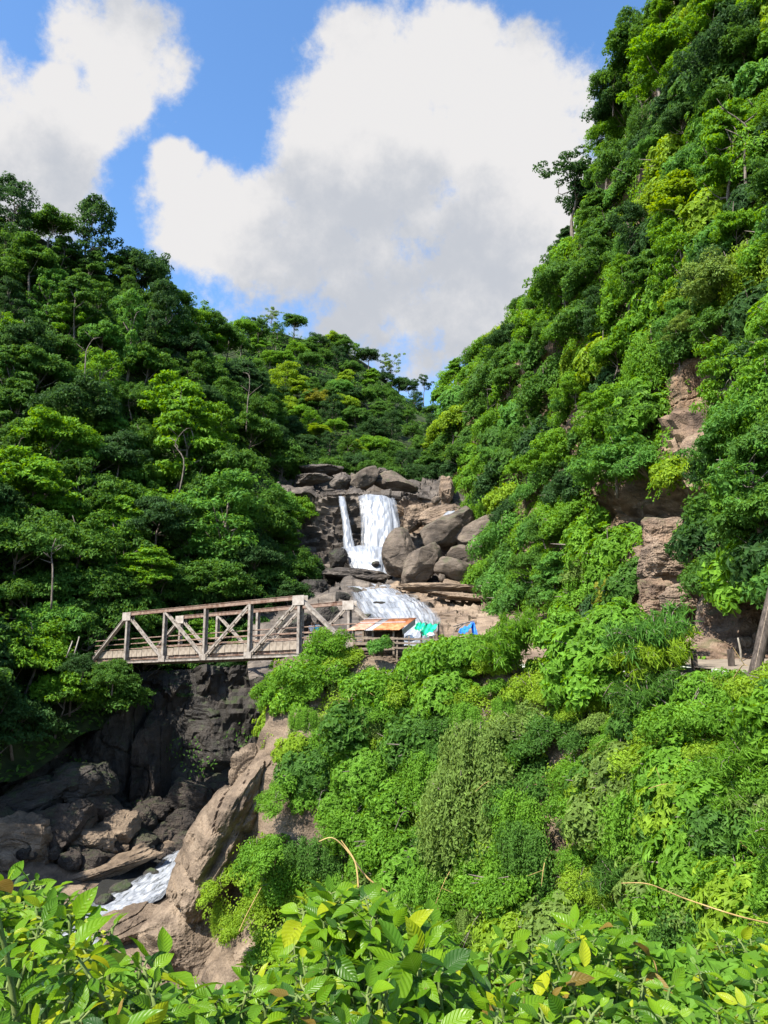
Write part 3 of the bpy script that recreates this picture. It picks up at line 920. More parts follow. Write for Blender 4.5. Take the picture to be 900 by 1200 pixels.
LOOK = {'bush': 'broad leaved', 'bush2': 'leafy', 'fine': 'fine leaved', 'fine2': 'small leaved', 'spray': 'whorled leaf', 'spray2': 'fan leaved', 'bamboo': 'narrow leaved',
        'hang': 'trailing creeper', 'hang2': 'hanging creeper', 'round': 'round', 'round2': 'rounded', 'layered': 'tiered', 'layered2': 'branching', 'tall': 'tall', 'tall2': 'slender', 'dome': 'domed', 'dome2': 'bushy'}
USED = {}


def where(px, py, marks, head=''):
    ks = sorted(marks, key=lambda m: (m[0] - px) ** 2 + (m[1] - py) ** 2)
    for k in ks[:12]:
        lab = f'{head} {_rel(px, py, k)}'
        if lab not in USED:
            USED[lab] = 1
            return lab
    return f'{head} {_rel(px, py, ks[0])}'


def _rel(px, py, k):
    dx, dy = px - k[0], py - k[1]
    if abs(dx) > 1.4 * abs(dy): r = 'right of' if dx > 0 else 'left of'
    elif abs(dy) > 1.4 * abs(dx): r = 'below' if dy > 0 else 'above'
    else: r = ('lower ' if dy > 0 else 'upper ') + ('right of' if dx > 0 else 'left of')
    r = {'lower right of': 'below and right of', 'lower left of': 'below and left of', 'upper right of': 'above and right of', 'upper left of': 'above and left of'}.get(r, r)
    return r + ' ' + k[2]


M_HILL = [(14, 245, 'the tall left edge tree'), (108, 275, 'the skyline dip'), (167, 302, 'the spreading skyline tree'), (30, 385, 'the darkest domed tree'), (190, 372, 'the creeper hung tree'),
          (232, 362, 'the bright skyline tree'), (285, 440, 'the slim bare trunk'), (95, 460, 'the glossy dark tree'), (205, 490, 'the large bright tiered tree'), (30, 560, 'the broad layered tree'),
          (300, 560, 'the hill edge by the falls'), (262, 640, 'the bluish tall tree'), (100, 640, 'the far bridge end'), (170, 700, 'the first bridge bays'), (320, 700, 'the near bridge corner'),
          (35, 745, 'the lowest bright tree'), (20, 830, 'the dark gorge trees'), (-120, 500, 'the left photo edge'), (-120, 750, 'the lower left photo edge')]
M_FAR = [(320, 372, 'the far summit'), (400, 400, 'the middle of the far ridge'), (458, 428, 'the feathery ridge tree'), (496, 450, 'the spindly notch tree'), (345, 450, 'the lime trees'),
         (380, 460, 'the yellow tree'), (415, 480, 'the dark hollow'), (372, 503, 'the flat lime crown'), (445, 535, 'the lip boulders'), (500, 510, 'the valley notch'), (300, 500, 'the left hill edge'), (270, 430, 'the hidden left ridge'), (550, 530, 'the right bank')]
M_CLIFF = [(668, 215, 'the open leaning tree'), (775, 60, 'the bright cliff top tree'), (850, 40, 'the top right corner'), (855, 175, 'the bare trunk tree'), (850, 310, 'the olive creeper tree'), (812, 470, 'the bare earth patch'),
           (625, 385, 'the jutting round tree'), (690, 380, 'the broad mid slope tree'), (560, 440, 'the skyline notch'), (560, 600, 'the boulder pile'), (655, 520, 'the bright bank bush'), (720, 525, 'the wide tree over the overhang'),
           (770, 600, 'the dark overhang'), (620, 660, 'the spilling light shrub'), (690, 690, 'the yellowish fern'), (880, 600, 'the hanging green curtain'), (735, 170, 'the cliff outline'), (950, 400, 'the right photo edge'), (960, 150, 'the upper right photo edge'), (960, 620, 'the lower right cliff edge')]
M_BLUFF = [(370, 790, 'the near bridge end'), (446, 760, 'the tin roofed hut'), (520, 780, 'the green tarpaulin'), (600, 775, 'the blue tarpaulin'), (690, 755, 'the bluff top tree'), (775, 765, 'the bamboo clump'),
           (885, 800, 'the leaning pole'), (350, 900, 'the sunlit rock shoulder'), (420, 900, 'the layered spray shrub'), (560, 900, 'the olive creeper column'), (640, 930, 'the brown cleft'), (720, 910, 'the pale drooping tree'),
           (790, 920, 'the fan leaved bright shrub'), (850, 840, 'the creepers under the road'), (880, 940, 'the right edge bamboo'), (440, 1000, 'the arching yellow vine'), (540, 1030, 'the big fan leaves'), (690, 1050, 'the sunlit front shrub'), (800, 1050, 'the dry branch'), (960, 850, 'the right photo edge'), (1000, 1050, 'the lower right photo edge')]
M_GORGE = [(98, 917, 'the large rounded gorge rock'), (45, 935, 'the broad sloping rock'), (70, 968, 'the black angular block'), (30, 985, 'the reddish edge rock'), (118, 950, 'the rock with the hollow'), (112, 985, 'the rock on the slab'),
           (165, 990, 'the split rock'), (165, 930, 'the rock columns'), (222, 935, 'the blocky dark rock'), (250, 960, 'the sunlit bluff rock'), (206, 990, 'the head of the rapids'), (120, 1020, 'the long brown slab'), (0, 950, 'the left photo edge'), (140, 968, 'the brown rock lump')]


def boulder(px, py, w, h, Y, seed, label, mat='boulder', roll=0.0, depth=None, name='boulder', group=None, facets=9, sharp=60.0, rough=0.055, boxy=0.0, strata=0.0):
    s = Y / F
    W, H = w * s * 1.08, h * s * 1.08
    D = depth or max(W, H) * 0.9
    if mat == 'boulder': sharp, rough = 30.0, rough * 0.55
    me = rock_mesh(name, (W, D, H), seed, MAT[mat], facets, sharp, rough, smooth=(mat == 'boulder'), tilt=(0.1, math.radians(roll), 0), hi=0 if max(w, h) < 18 else (2 if max(w, h) > 50 else 1), boxy=boxy, strata=strata or (0.4 if mat in ('bed_rock', 'cliff_rock', 'fall_rock') else 0))
    o = link(name, me, None, tuple(P(px, py, Y + 0.0)))
    return tag(o, label, 'rock', group)


boulder(471, 647, 46, 56, 106.5, 101, 'big dark boulder standing right beside the foot of the waterfall', roll=-8, facets=7)
boulder(494, 664, 54, 40, 103.5, 102, 'broad brown boulder leaning in front of the dark boulder, shaded underneath', roll=-22, facets=7)
boulder(527, 625, 66, 42, 108.5, 103, 'largest pale brown boulder sloping up at the back of the boulder pile', roll=-24, facets=6)
boulder(560, 625, 52, 30, 106.5, 104, 'slanted rock slab on the right top of the boulder pile by the bushes', roll=-24, facets=8)
boulder(566, 651, 40, 42, 102.5, 105, 'rounded boulder at the right end of the pile touching the green bank', facets=8)
boulder(539, 650, 30, 22, 104.6, 106, 'small wedge shaped rock jammed in the middle of the boulder pile', roll=-15)
boulder(530, 667, 42, 24, 101.5, 107, 'long low boulder at the front of the pile resting on the ledge', roll=14, facets=7)
boulder(557, 676, 24, 20, 101, 108, 'low brown rock beneath the rounded boulder at the right', roll=10)
boulder(518, 677, 9, 9, 100.5, 109, 'little pale stone on the ledge before the boulder pile')
boulder(488, 607, 32, 30, 114.5, 110, 'layered tan rock ledge just right of the falling water', 'bed_rock', roll=-10, facets=8)
boulder(517, 605, 54, 26, 113, 111, 'wide layered tan ledge above the boulder pile', 'bed_rock', roll=-16, facets=8)
boulder(523, 574, 18, 34, 119, 112, 'upright tan rock half hidden by leaves above the boulder pile', 'bed_rock')
boulder(511, 586, 11, 9, 118, 113, 'small round grey stone beside the upright tan rock')
boulder(368, 563, 46, 15, 128, 114, 'flat grey slab at the left top of the falls under the trees', 'fall_rock', facets=10)
boulder(377, 552, 50, 13, 133, 115, 'dark flat rock behind the grey slab at the left top of the falls', 'fall_rock', facets=10)
boulder(399, 565, 25, 17, 127, 116, 'rounded grey boulder on the lip left of the thin fall', 'fall_rock')
boulder(417, 563, 12, 14, 128, 117, 'small brown boulder between two larger ones on the lip', 'boulder')
boulder(428, 562, 36, 22, 126.5, 118, 'pointed boulder tilted up to the right on the lip of the falls', 'boulder', roll=-32, facets=7)
boulder(464, 565, 52, 25, 127.5, 119, 'large smooth boulder on the lip right above the main fall', 'boulder', roll=6, facets=7)
boulder(449, 553, 14, 9, 131, 120, 'small rock peeking out behind the large smooth boulder on the lip', 'fall_rock')
boulder(343, 621, 15, 8, 113, 121, 'orange tinted rock jutting out of the leaves left of the falls', 'bed_rock')
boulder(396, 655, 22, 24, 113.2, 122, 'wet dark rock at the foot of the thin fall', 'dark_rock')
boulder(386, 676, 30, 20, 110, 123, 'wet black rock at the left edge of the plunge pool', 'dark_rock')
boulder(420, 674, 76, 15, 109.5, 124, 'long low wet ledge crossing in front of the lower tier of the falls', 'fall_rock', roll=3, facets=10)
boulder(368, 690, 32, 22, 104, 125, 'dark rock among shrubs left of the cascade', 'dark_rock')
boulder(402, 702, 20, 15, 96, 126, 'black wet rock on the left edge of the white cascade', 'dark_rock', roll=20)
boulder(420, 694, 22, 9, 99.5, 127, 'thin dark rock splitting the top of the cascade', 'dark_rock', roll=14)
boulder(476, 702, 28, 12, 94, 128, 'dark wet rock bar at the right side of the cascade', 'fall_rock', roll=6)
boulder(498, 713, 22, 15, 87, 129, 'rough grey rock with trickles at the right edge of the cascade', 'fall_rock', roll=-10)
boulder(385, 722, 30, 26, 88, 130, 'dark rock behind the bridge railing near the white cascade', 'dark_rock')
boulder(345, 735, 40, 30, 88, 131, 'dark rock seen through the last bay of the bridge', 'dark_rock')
for k, (px, py, w, h, Y, lab) in enumerate([
        (470, 723, 20, 9, 80.5, 'dark wet rock splitting the lower right of the cascade'),
        (446, 709, 17, 8, 88.5, 'small black rock in the middle of the white cascade'),
        (489, 734, 15, 9, 72.0, 'wet rock at the foot of the cascade behind the green tarpaulin'),
        (428, 724, 15, 8, 80.5, 'wet black rock low on the left side of the cascade'),
        (440, 661, 9, 7, 111.6, 'little wet rock showing through the lower tier of the falls')]):
    boulder(px, py, w, h, Y, 160 + k, lab, 'dark_rock', roll=8 * (k % 3) - 6)
for k, (px, py, w, h, Y, lab) in enumerate([
        (142, 1042, 24, 13, 68.0, 'flat wet stone at the dark margin of the rapids'),
        (122, 1056, 22, 12, 65.5, 'dark wet stone between the slab and the rapids'),
        (178, 1024, 18, 10, 70.5, 'small wet stone at the bend of the rapids'),
        (158, 1052, 12, 7, 66.5, 'small dark stone standing in the white rapids')]):
    boulder(px, py, w, h, Y, 170 + k, lab, 'dark_rock', roll=-14 + 6 * k)
# ledges in the brown riverbed
for k, (px, py, w, h, Y, lab) in enumerate([
        (528, 690, 120, 13, 99, 'long flat brown ledge below the boulder pile'),
        (560, 700, 110, 10, 92, 'thin brown rock step in the dry riverbed'),
        (520, 722, 70, 8, 80, 'low brown rock step beside the cascade')]):
    boulder(px, py, w, h, Y, 140 + k, lab, 'bed_rock', roll=1 + k, facets=12, name='rock_ledge', depth=5)

# gorge rocks
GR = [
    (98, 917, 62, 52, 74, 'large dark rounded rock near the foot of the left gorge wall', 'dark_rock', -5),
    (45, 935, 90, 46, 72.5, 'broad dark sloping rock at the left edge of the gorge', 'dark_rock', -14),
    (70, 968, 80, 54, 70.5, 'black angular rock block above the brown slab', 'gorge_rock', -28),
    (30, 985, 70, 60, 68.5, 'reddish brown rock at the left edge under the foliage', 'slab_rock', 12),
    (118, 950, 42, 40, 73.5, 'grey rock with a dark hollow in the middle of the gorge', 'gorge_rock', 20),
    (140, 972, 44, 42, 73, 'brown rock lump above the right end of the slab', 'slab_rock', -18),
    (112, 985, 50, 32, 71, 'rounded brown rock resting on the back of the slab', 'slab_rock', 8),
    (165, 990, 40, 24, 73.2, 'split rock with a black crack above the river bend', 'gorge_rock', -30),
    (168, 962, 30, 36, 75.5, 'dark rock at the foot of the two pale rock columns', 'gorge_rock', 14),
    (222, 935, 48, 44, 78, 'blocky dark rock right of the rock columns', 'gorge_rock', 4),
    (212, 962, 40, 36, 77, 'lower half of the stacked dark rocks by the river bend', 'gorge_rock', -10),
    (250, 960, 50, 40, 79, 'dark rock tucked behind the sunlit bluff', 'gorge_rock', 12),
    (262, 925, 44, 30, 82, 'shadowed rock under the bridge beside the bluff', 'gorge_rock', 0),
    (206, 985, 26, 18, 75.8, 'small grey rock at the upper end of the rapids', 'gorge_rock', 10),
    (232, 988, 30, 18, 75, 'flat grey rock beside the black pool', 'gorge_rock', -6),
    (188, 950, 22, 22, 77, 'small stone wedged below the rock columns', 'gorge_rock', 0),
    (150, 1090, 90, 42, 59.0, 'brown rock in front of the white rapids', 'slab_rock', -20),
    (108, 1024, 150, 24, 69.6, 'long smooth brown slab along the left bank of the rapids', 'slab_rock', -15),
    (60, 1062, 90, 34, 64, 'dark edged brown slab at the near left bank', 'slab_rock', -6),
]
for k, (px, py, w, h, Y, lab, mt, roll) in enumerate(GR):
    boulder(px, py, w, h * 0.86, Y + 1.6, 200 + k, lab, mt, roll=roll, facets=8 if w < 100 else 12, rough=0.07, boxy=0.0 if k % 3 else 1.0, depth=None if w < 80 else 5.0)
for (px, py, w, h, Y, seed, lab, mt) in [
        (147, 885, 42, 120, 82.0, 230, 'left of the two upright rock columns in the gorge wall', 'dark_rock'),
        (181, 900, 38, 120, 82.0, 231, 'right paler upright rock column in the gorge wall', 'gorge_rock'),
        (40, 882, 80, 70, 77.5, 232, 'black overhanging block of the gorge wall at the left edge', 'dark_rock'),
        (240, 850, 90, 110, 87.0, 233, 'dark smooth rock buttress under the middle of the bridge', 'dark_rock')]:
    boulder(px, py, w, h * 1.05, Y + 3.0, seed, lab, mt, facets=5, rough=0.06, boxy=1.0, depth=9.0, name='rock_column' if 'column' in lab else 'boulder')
r_ = np.random.default_rng(5)
for k in range(120):
    px = r_.uniform(-10, 262); t = r_.random()
    lo = 925 if px < 130 else 945
    hi_ = 1015 - max(0, px - 60) * 0.08
    py = lo + t * (hi_ - lo)
    p, n = GORGE.at_px(px, py)
    s = r_.uniform(7, 22)
    boulder(px, py, s * r_.uniform(1, 1.5), s, p[1] - 1.3, 300 + k, where(px, py, M_GORGE, ('small' if s < 14 else 'middling' if s < 19 else 'larger') + ' angular gorge stone'), 'gorge_rock' if r_.random() < .8 else 'slab_rock',
            roll=r_.uniform(-40, 40), group='small stones tumbled in the gorge', name='stone')
# sunlit bluff rock shoulders
for k, (px, py, w, h, Y, lab, roll) in enumerate([
        (271, 972, 200, 74, 53.0, 'long sunlit rock flank slanting down the left side of the green bluff', -58),
        (300, 905, 60, 62, 52.5, 'rounded rock shoulder at the top of the sunlit flank', -30),
        (345, 960, 74, 60, 49.0, 'bare grey rock face between the bushes of the bluff', 0),
        (395, 985, 40, 50, 47.2, 'weathered rock strip hung with creepers on the bluff', 0),
        (232, 1095, 110, 90, 51, 'pale brown rock slope at the right bank of the rapids', -24),
        (300, 1130, 110, 80, 47, 'smooth grey rock under the hanging creeper strands', -10)]):
    boulder(px, py, w, h, Y + 1.6, 400 + k, lab, 'slab_rock', roll=roll, facets=9, sharp=40, rough=0.06, name='rock_outcrop')
# blocks of the cliff foot by the road
for k, (px, py, w, h, Y, lab, mt, roll) in enumerate([
        (775, 628, 46, 42, 49.5, 'dark red rock block under the overhang of the right cliff', 'cliff_rock', 0),
        (780, 660, 54, 44, 48.2, 'pale brown rock block low on the right cliff', 'bed_rock', 5),
        (770, 705, 46, 52, 47.2, 'tall greyish rock block behind the bamboo', 'cliff_rock', 0),
        (796, 702, 44, 34, 45.6, 'pale whitish rock block at the foot of the right cliff', 'bed_rock', 0),
        (842, 722, 48, 50, 43, 'brown cracked rock block behind the road', 'cliff_rock', 0),
        (880, 722, 52, 60, 41, 'dark brown rock block at the right edge above the road', 'cliff_rock', 0),
        (838, 757, 44, 32, 42.0, 'lower brown rock beside the road at the cliff foot', 'cliff_rock', 8),
        (872, 762, 26, 30, 40, 'pale pointed rock standing by the road', 'bed_rock', 0),
        (905, 757, 40, 34, 39, 'brown rock beside the leaning pole', 'cliff_rock', 0),
        (812, 470, 52, 90, 58.8, 'bare orange earth patch high on the right cliff', 'earth', 0)]):
    boulder(px, py, w, h, Y + 0.8, 430 + k, lab, mt, roll=roll, facets=6, rough=0.06, boxy=1.0, name='rock_block')


# ------------------------------------------------------------------ foliage
def leaf_quads(pos, nrm, length, width, rng, droop=0.5, fold=0.12):
    """folded rhombus leaves, two triangles each; long axis lies in the leaf plane, biased downwards"""
    n = len(pos)
    d = rng.normal(size=(n, 3)); d[:, 2] -= droop * 1.6
    d = d - nrm * (d * nrm).sum(-1, keepdims=True)
    d = unit(d)
    s = np.cross(nrm, d)
    ln = (length * rng.uniform(0.7, 1.3, n))[:, None]
    wd = (width * rng.uniform(0.75, 1.25, n))[:, None]
    a = pos - d * ln * 0.5
    b = pos + d * ln * 0.5 - nrm * ln * 0.10
    l = pos + s * wd * 0.5 + nrm * wd * fold
    r = pos - s * wd * 0.5 + nrm * wd * fold
    v = np.stack([a, r, b, l], 1).reshape(-1, 3)
    i = np.arange(n)[:, None] * 4
    f = np.concatenate([i + np.array([0, 1, 2]), i + np.array([0, 2, 3])], 1).reshape(-1, 3)
    return v, f


def clumps_to_leaves(cs, rng, per, length, width, flat=0.65, droop=0.5, up=0.45, jit=0.55):
    """cs: list of (center(3), radius). leaves spread over each clump's upper shell"""
    P_, N_, T_ = [], [], []
    for (c, r) in cs:
        n = max(8, int(per * r * r))
        d = unit(rng.normal(size=(n, 3)))
        d[:, 2] = np.where(d[:, 2] < -0.25, -d[:, 2] * 0.6, d[:, 2])
        d = unit(d)
        rad = r * rng.uniform(0.45, 1.08, n) ** 0.6
        lump = 1 + 0.35 * vnoise(d * 2.3 + c, 3)
        p = c + d * (rad * lump)[:, None] * np.array([1, 1, flat])
        nr = unit(d + np.array([0, 0, up]) + rng.normal(size=(n, 3)) * jit)
        P_.append(p); N_.append(nr)
        T_.append(np.clip(rng.normal(0.5, 0.20, n) + rng.normal(0, 0.16), 0, 1))
    p = np.concatenate(P_); nr = np.concatenate(N_); t = np.concatenate(T_)
    v, f = leaf_quads(p, nr, length, width, rng, droop)
    return v, f, np.repeat(t, 2)


def tree_proto(seed, style, H, R, leaf=(0.42, 0.22), per=75):
    rng = np.random.default_rng(seed)
    cs = []
    off = rng.uniform(0, 50, 3)
    def lumpy(d, k=0.30):
        return 1 + k * vnoise(d * 1.7 + off, seed) + 0.5 * k * vnoise(d * 3.7 + off, seed + 1)
    if style == 'round':
        c0 = np.array([0, 0, H * 0.64])
        for k in range(95):
            d = unit(rng.normal(size=3)); d[2] = abs(d[2]) * 1.1 - 0.35
            cs.append((c0 + d * np.array([R, R, H * 0.36]) * rng.uniform(0.45, 0.95) * lumpy(d), R * rng.uniform(0.13, 0.26)))
        flat, droop = 0.75, 0.6
    elif style == 'layered':
        for b in range(26):
            z = rng.uniform(0.36, 0.97) * H
            a = rng.uniform(0, 6.283); ln = R * (1.05 - 0.7 * (z / H - 0.36) / 0.64) * rng.uniform(0.6, 1.1)
            for q in np.linspace(0.35, 1.0, 4):
                a2 = a + rng.normal(0, .22)
                cs.append((np.array([ln * q * math.cos(a2), ln * q * math.sin(a2), z + 0.10 * ln - 0.30 * ln * q * q + rng.normal(0, .12)]), R * rng.uniform(0.13, 0.24)))
        flat, droop = 0.50, 0.6
    elif style == 'tall':
        for k in range(85):
            z = rng.uniform(0.28, 0.98) * H
            w = R * (0.30 + 0.70 * math.sin(math.pi * min(1, (z / H - 0.2) / 0.85)))
            a = rng.uniform(0, 6.283); rr = w * rng.uniform(0.3, 0.95) * lumpy(np.array([math.cos(a), math.sin(a), z / R]), .4)
            cs.append((np.array([rr * math.cos(a), rr * math.sin(a), z]), R * rng.uniform(0.16, 0.30)))
        flat, droop = 0.85, 0.8
    elif style == 'open':
        for b in range(13):
            a = rng.uniform(0, 6.283); rr = R * rng.uniform(0.25, 0.95); z = H * rng.uniform(0.55, 0.98) - 0.12 * rr
            for q in range(4):
                cs.append((np.array([rr * math.cos(a), rr * math.sin(a), z]) + rng.normal(0, R * .16, 3), R * rng.uniform(0.11, 0.20)))
        flat, droop = 0.65, 0.6
    else:  # 'dome': low, wide and lumpy
        for k in range(110):
            d = unit(rng.normal(size=3)); d[2] = abs(d[2])
            cs.append((np.array([0, 0, H * 0.22]) + d * np.array([R, R, H * 0.70]) * rng.uniform(0.5, 0.95) * lumpy(d), R * rng.uniform(0.12, 0.25)))
        flat, droop = 0.8, 0.7
    v, f, t = clumps_to_leaves(cs, rng, per, leaf[0], leaf[1], flat, droop)
    crown = np_mesh('crown', v, f, MAT['leaf_mid'], False, tone=t)
    mb = MB()
    top = np.array([rng.normal(0, .05) * H, rng.normal(0, .05) * H, H * 0.84])
    lean = rng.normal(0, .35, 2)
    tp = [(0, 0, -1.0), (lean[0], lean[1], H * 0.25), tuple(top * 0.55 + np.array([lean[0], -lean[1], 0])), tuple(top)]
    tps = catmull(np.array(tp, float), 10)
    r0 = 0.013 * H + 0.03
    mb.tube([tuple(q) for q in tps], list(np.linspace(r0 * 1.25, r0 * 0.2, 10)), 7)
    for k in rng.choice(len(cs), min(12, len(cs)), replace=False):
        c, r = cs[k]
        i = int(np.argmin(np.abs(tps[:, 2] - max(0.25 * H, c[2] - 0.2 * H))))
        s = tps[i]
        mid = (s + c) / 2 + rng.normal(0, .03 * H, 3)
        pp = catmull(np.array([s, mid, c]), 6)
        mb.tube([tuple(q) for q in pp], list(np.linspace(r0 * 0.45, r0 * 0.08, 6)), 5)
    trunk = mb.mesh('trunk', MAT['bark'], smooth=True)
    return crown, trunk


PROTO = {}
for i, (nm, st, H, R, lf, per) in enumerate([
        ('round', 'round', 10, 4.4, (0.44, 0.22), 105), ('round2', 'round', 9, 4.6, (0.40, 0.20), 105),
        ('layered', 'layered', 11, 4.4, (0.44, 0.22), 130), ('layered2', 'layered', 12, 4.2, (0.44, 0.22), 130),
        ('tall', 'tall', 14, 3.2, (0.40, 0.19), 115), ('tall2', 'tall', 13, 3.0, (0.44, 0.19), 115),
        ('dome', 'dome', 7.5, 4.6, (0.40, 0.20), 100), ('dome2', 'dome', 8, 4.8, (0.42, 0.22), 100),
        ('open', 'open', 11, 3.8, (0.36, 0.17), 170), ('open2', 'open', 12, 4.0, (0.36, 0.17), 170)]):
    PROTO[nm] = tree_proto(500 + i, st, H, R, lf, per) + (H, R)


def put_tree(name, label, proto, base, scale, mat, group=None, rz=None, squash=1.0, lean=(0, 0), bark='bark'):
    crown, trunk, H, R = PROTO[proto]
    t = thing(name, label, 'tree', tuple(base), group)
    rz = random.uniform(0, 6.28) if rz is None else rz
    t.rotation_euler = (lean[0], lean[1], rz)
    t.scale = (scale, scale, scale * squash)
    c = link('crown', crown, t)
    c.material_slots[0].link = 'OBJECT'; c.material_slots[0].material = MAT[mat]
    k = link('trunk', trunk, t)
    if bark != 'bark':
        k.material_slots[0].link = 'OBJECT'; k.material_slots[0].material = MAT[bark]
    return t


def put_tree_px(name, label, proto, px, py, wpx, Y, mat, group=None, squash=1.0, lean=(0, 0), bark='bark'):
    """crown centred on that line of sight at that distance; wpx = crown width in photo pixels"""
    H, R = PROTO[proto][2:]
    sc = wpx * Y / F / (2 * R)
    c = P(px, py, Y)
    base = c - np.array([0, 0, 0.66 * H * sc * squash])
    return put_tree(name, label, proto, base, sc, mat, group, None, squash, lean, bark)


# trees one can single out -----------------------------------------------------------------
NAMED = [
    # left hill: px, py, width px, proto, material, label, squash
    (14, 245, 60, 'tall', 'leaf_deep', 'dark tree topping the hill at the left edge of the skyline', 1),
    (60, 262, 60, 'round', 'leaf_mid', 'mid green rounded tree on the skyline second from the left', .9),
    (108, 275, 66, 'tall2', 'leaf_deep', 'tall dark tree on the left skyline before it drops', .9),
    (167, 304, 74, 'dome', 'leaf_deep', 'dark spreading tree standing out on the skyline beside the blue gap', 1.1),
    (40, 300, 80, 'layered', 'leaf_mid', 'green leafy tree below the left skyline', .9),
    (30, 385, 84, 'dome', 'leaf_deep', 'very dark rounded tree at the left edge halfway up the hill', 1),
    (92, 350, 66, 'layered2', 'leaf_mid', 'tiered tree with light tips in the upper left forest', 1),
    (190, 372, 58, 'tall', 'leaf_deep', 'slender creeper hung tree with bare lower trunk on the upper left slope', 1.1),
    (150, 385, 58, 'tall2', 'leaf_blue', 'greyish green drooping tree on the upper left slope', 1.1),
    (232, 366, 54, 'dome', 'leaf_bright', 'bright rounded tree on the skyline right of the dark spreading tree', 1.0),
    (208, 352, 46, 'round2', 'leaf_mid', 'smaller tree filling the skyline dip beside the dark spreading tree', 1.1),
    (256, 376, 44, 'dome2', 'leaf_mid', 'mid green skyline tree left of the far summit', 1.1),
    (284, 384, 40, 'round2', 'leaf_bright', 'light green skyline tree where the two hills meet', 1.1),
    (303, 380, 34, 'dome', 'leaf_mid', 'skyline tree just left of the thin summit tree', 1.1),
    (240, 425, 56, 'dome', 'leaf_mid', 'mid green crown just below the light skyline trees', 1),
    (222, 408, 50, 'round', 'leaf_deep', 'dark crown below the smaller skyline dip tree', 1),
    (262, 455, 54, 'dome2', 'leaf_mid', 'rounded crown left of the slim bare trunk', 1),
    (240, 465, 50, 'round2', 'leaf_deep', 'dark crown above the large bright tiered tree', 1),
    (305, 470, 50, 'dome', 'leaf_mid', 'mid green crown right of the slim bare trunk', 1),
    (318, 505, 50, 'dome2', 'leaf_deep', 'dark crown at the right rim of the left hill', 1),
    (265, 400, 64, 'round2', 'leaf_mid', 'mid green round tree where the left ridge dips', 1),
    (285, 440, 52, 'layered', 'leaf_deep', 'dark slim tree with a pale bare trunk right of the upper slope', 1.1),
    (95, 460, 110, 'dome', 'leaf_deep', 'wide dark glossy tree in the middle of the left hill', .9),
    (205, 470, 110, 'layered', 'leaf_bright', 'large bright tree with flat layered branches at the centre of the left hill', .95),
    (215, 520, 118, 'layered2', 'leaf_bright', 'large bright tiered tree with a thin pale trunk below the hill centre', 1),
    (60, 510, 100, 'round', 'leaf_bright', 'bright green rounded tree at the left above the waterline of dark crowns', .9),
    (30, 560, 130, 'layered', 'leaf_bright', 'broad layered bright tree at the left edge', .8),
    (140, 520, 70, 'dome2', 'leaf_deep', 'dark hollow looking crown between two bright layered trees', 1),
    (270, 545, 90, 'round2', 'leaf_mid', 'round tree with pale young leaves on its shoulder left of the falls', 1),
    (300, 590, 90, 'dome', 'leaf_mid', 'mid green tree bulging towards the waterfall', 1),
    (262, 610, 104, 'tall', 'leaf_blue', 'tall bluish green tree above the middle of the bridge', .8),
    (185, 600, 90, 'dome2', 'leaf_deep', 'dark tree behind the bluish one above the bridge', .9),
    (85, 620, 120, 'dome', 'leaf_mid', 'wide mid green tree above the far end of the bridge', .9),
    (20, 640, 110, 'round', 'leaf_mid', 'hazy green tree at the left edge above the lowest bright tree', .9),
    (170, 660, 88, 'layered', 'leaf_bright', 'small bright tiered tree straight above the first bays of the bridge', .7),
    (255, 672, 100, 'dome2', 'leaf_mid', 'low tree behind the top chord in the middle of the bridge', .75),
    (300, 655, 74, 'round2', 'leaf_deep', 'dark tree beside the rocks behind the right bays of the bridge', 1),
    (345, 655, 70, 'dome', 'leaf_mid', 'shaded bush covered tree left of the plunge pool', .9),
    (338, 690, 60, 'dome2', 'leaf_deep', 'dark low tree behind the nearest top corner of the bridge', .8),
    (35, 745, 110, 'dome', 'leaf_bright', 'bright green tree at the left edge level with the bridge', .95),
    (85, 790, 90, 'dome2', 'leaf_mid', 'shaded tree below the far end of the bridge', .8),
    (20, 830, 110, 'dome', 'leaf_deep', 'dark overhanging tree below the bright one at the left edge', .8),
    (140, 800, 70, 'dome2', 'leaf_mid', 'small bush tree in front of the far end of the bridge', .6),
    (120, 700, 66, 'layered2', 'leaf_mid', 'leafy tree with arching sprays just above the far portal of the bridge', 1),
    (210, 800, 70, 'dome', 'leaf_deep', 'dark bush under the middle of the bridge', .55),
    (265, 790, 60, 'dome2', 'leaf_mid', 'shaded bush under the right bays of the bridge', .5),
    (235, 735, 60, 'dome2', 'leaf_bright', 'bright bush seen through the middle bays of the bridge', .7),
]
NAMED_PX = []
for (px, py, w, pr, mt, lab, sq) in NAMED:
    p, n = HILL.at_px(px, py)
    put_tree_px('hill_tree', lab, pr, px, py, w, p[1] - (2.0 if py < 700 else 0.5 if py < 780 else -1.5), mt, None, sq)
    NAMED_PX.append((px, py, w))

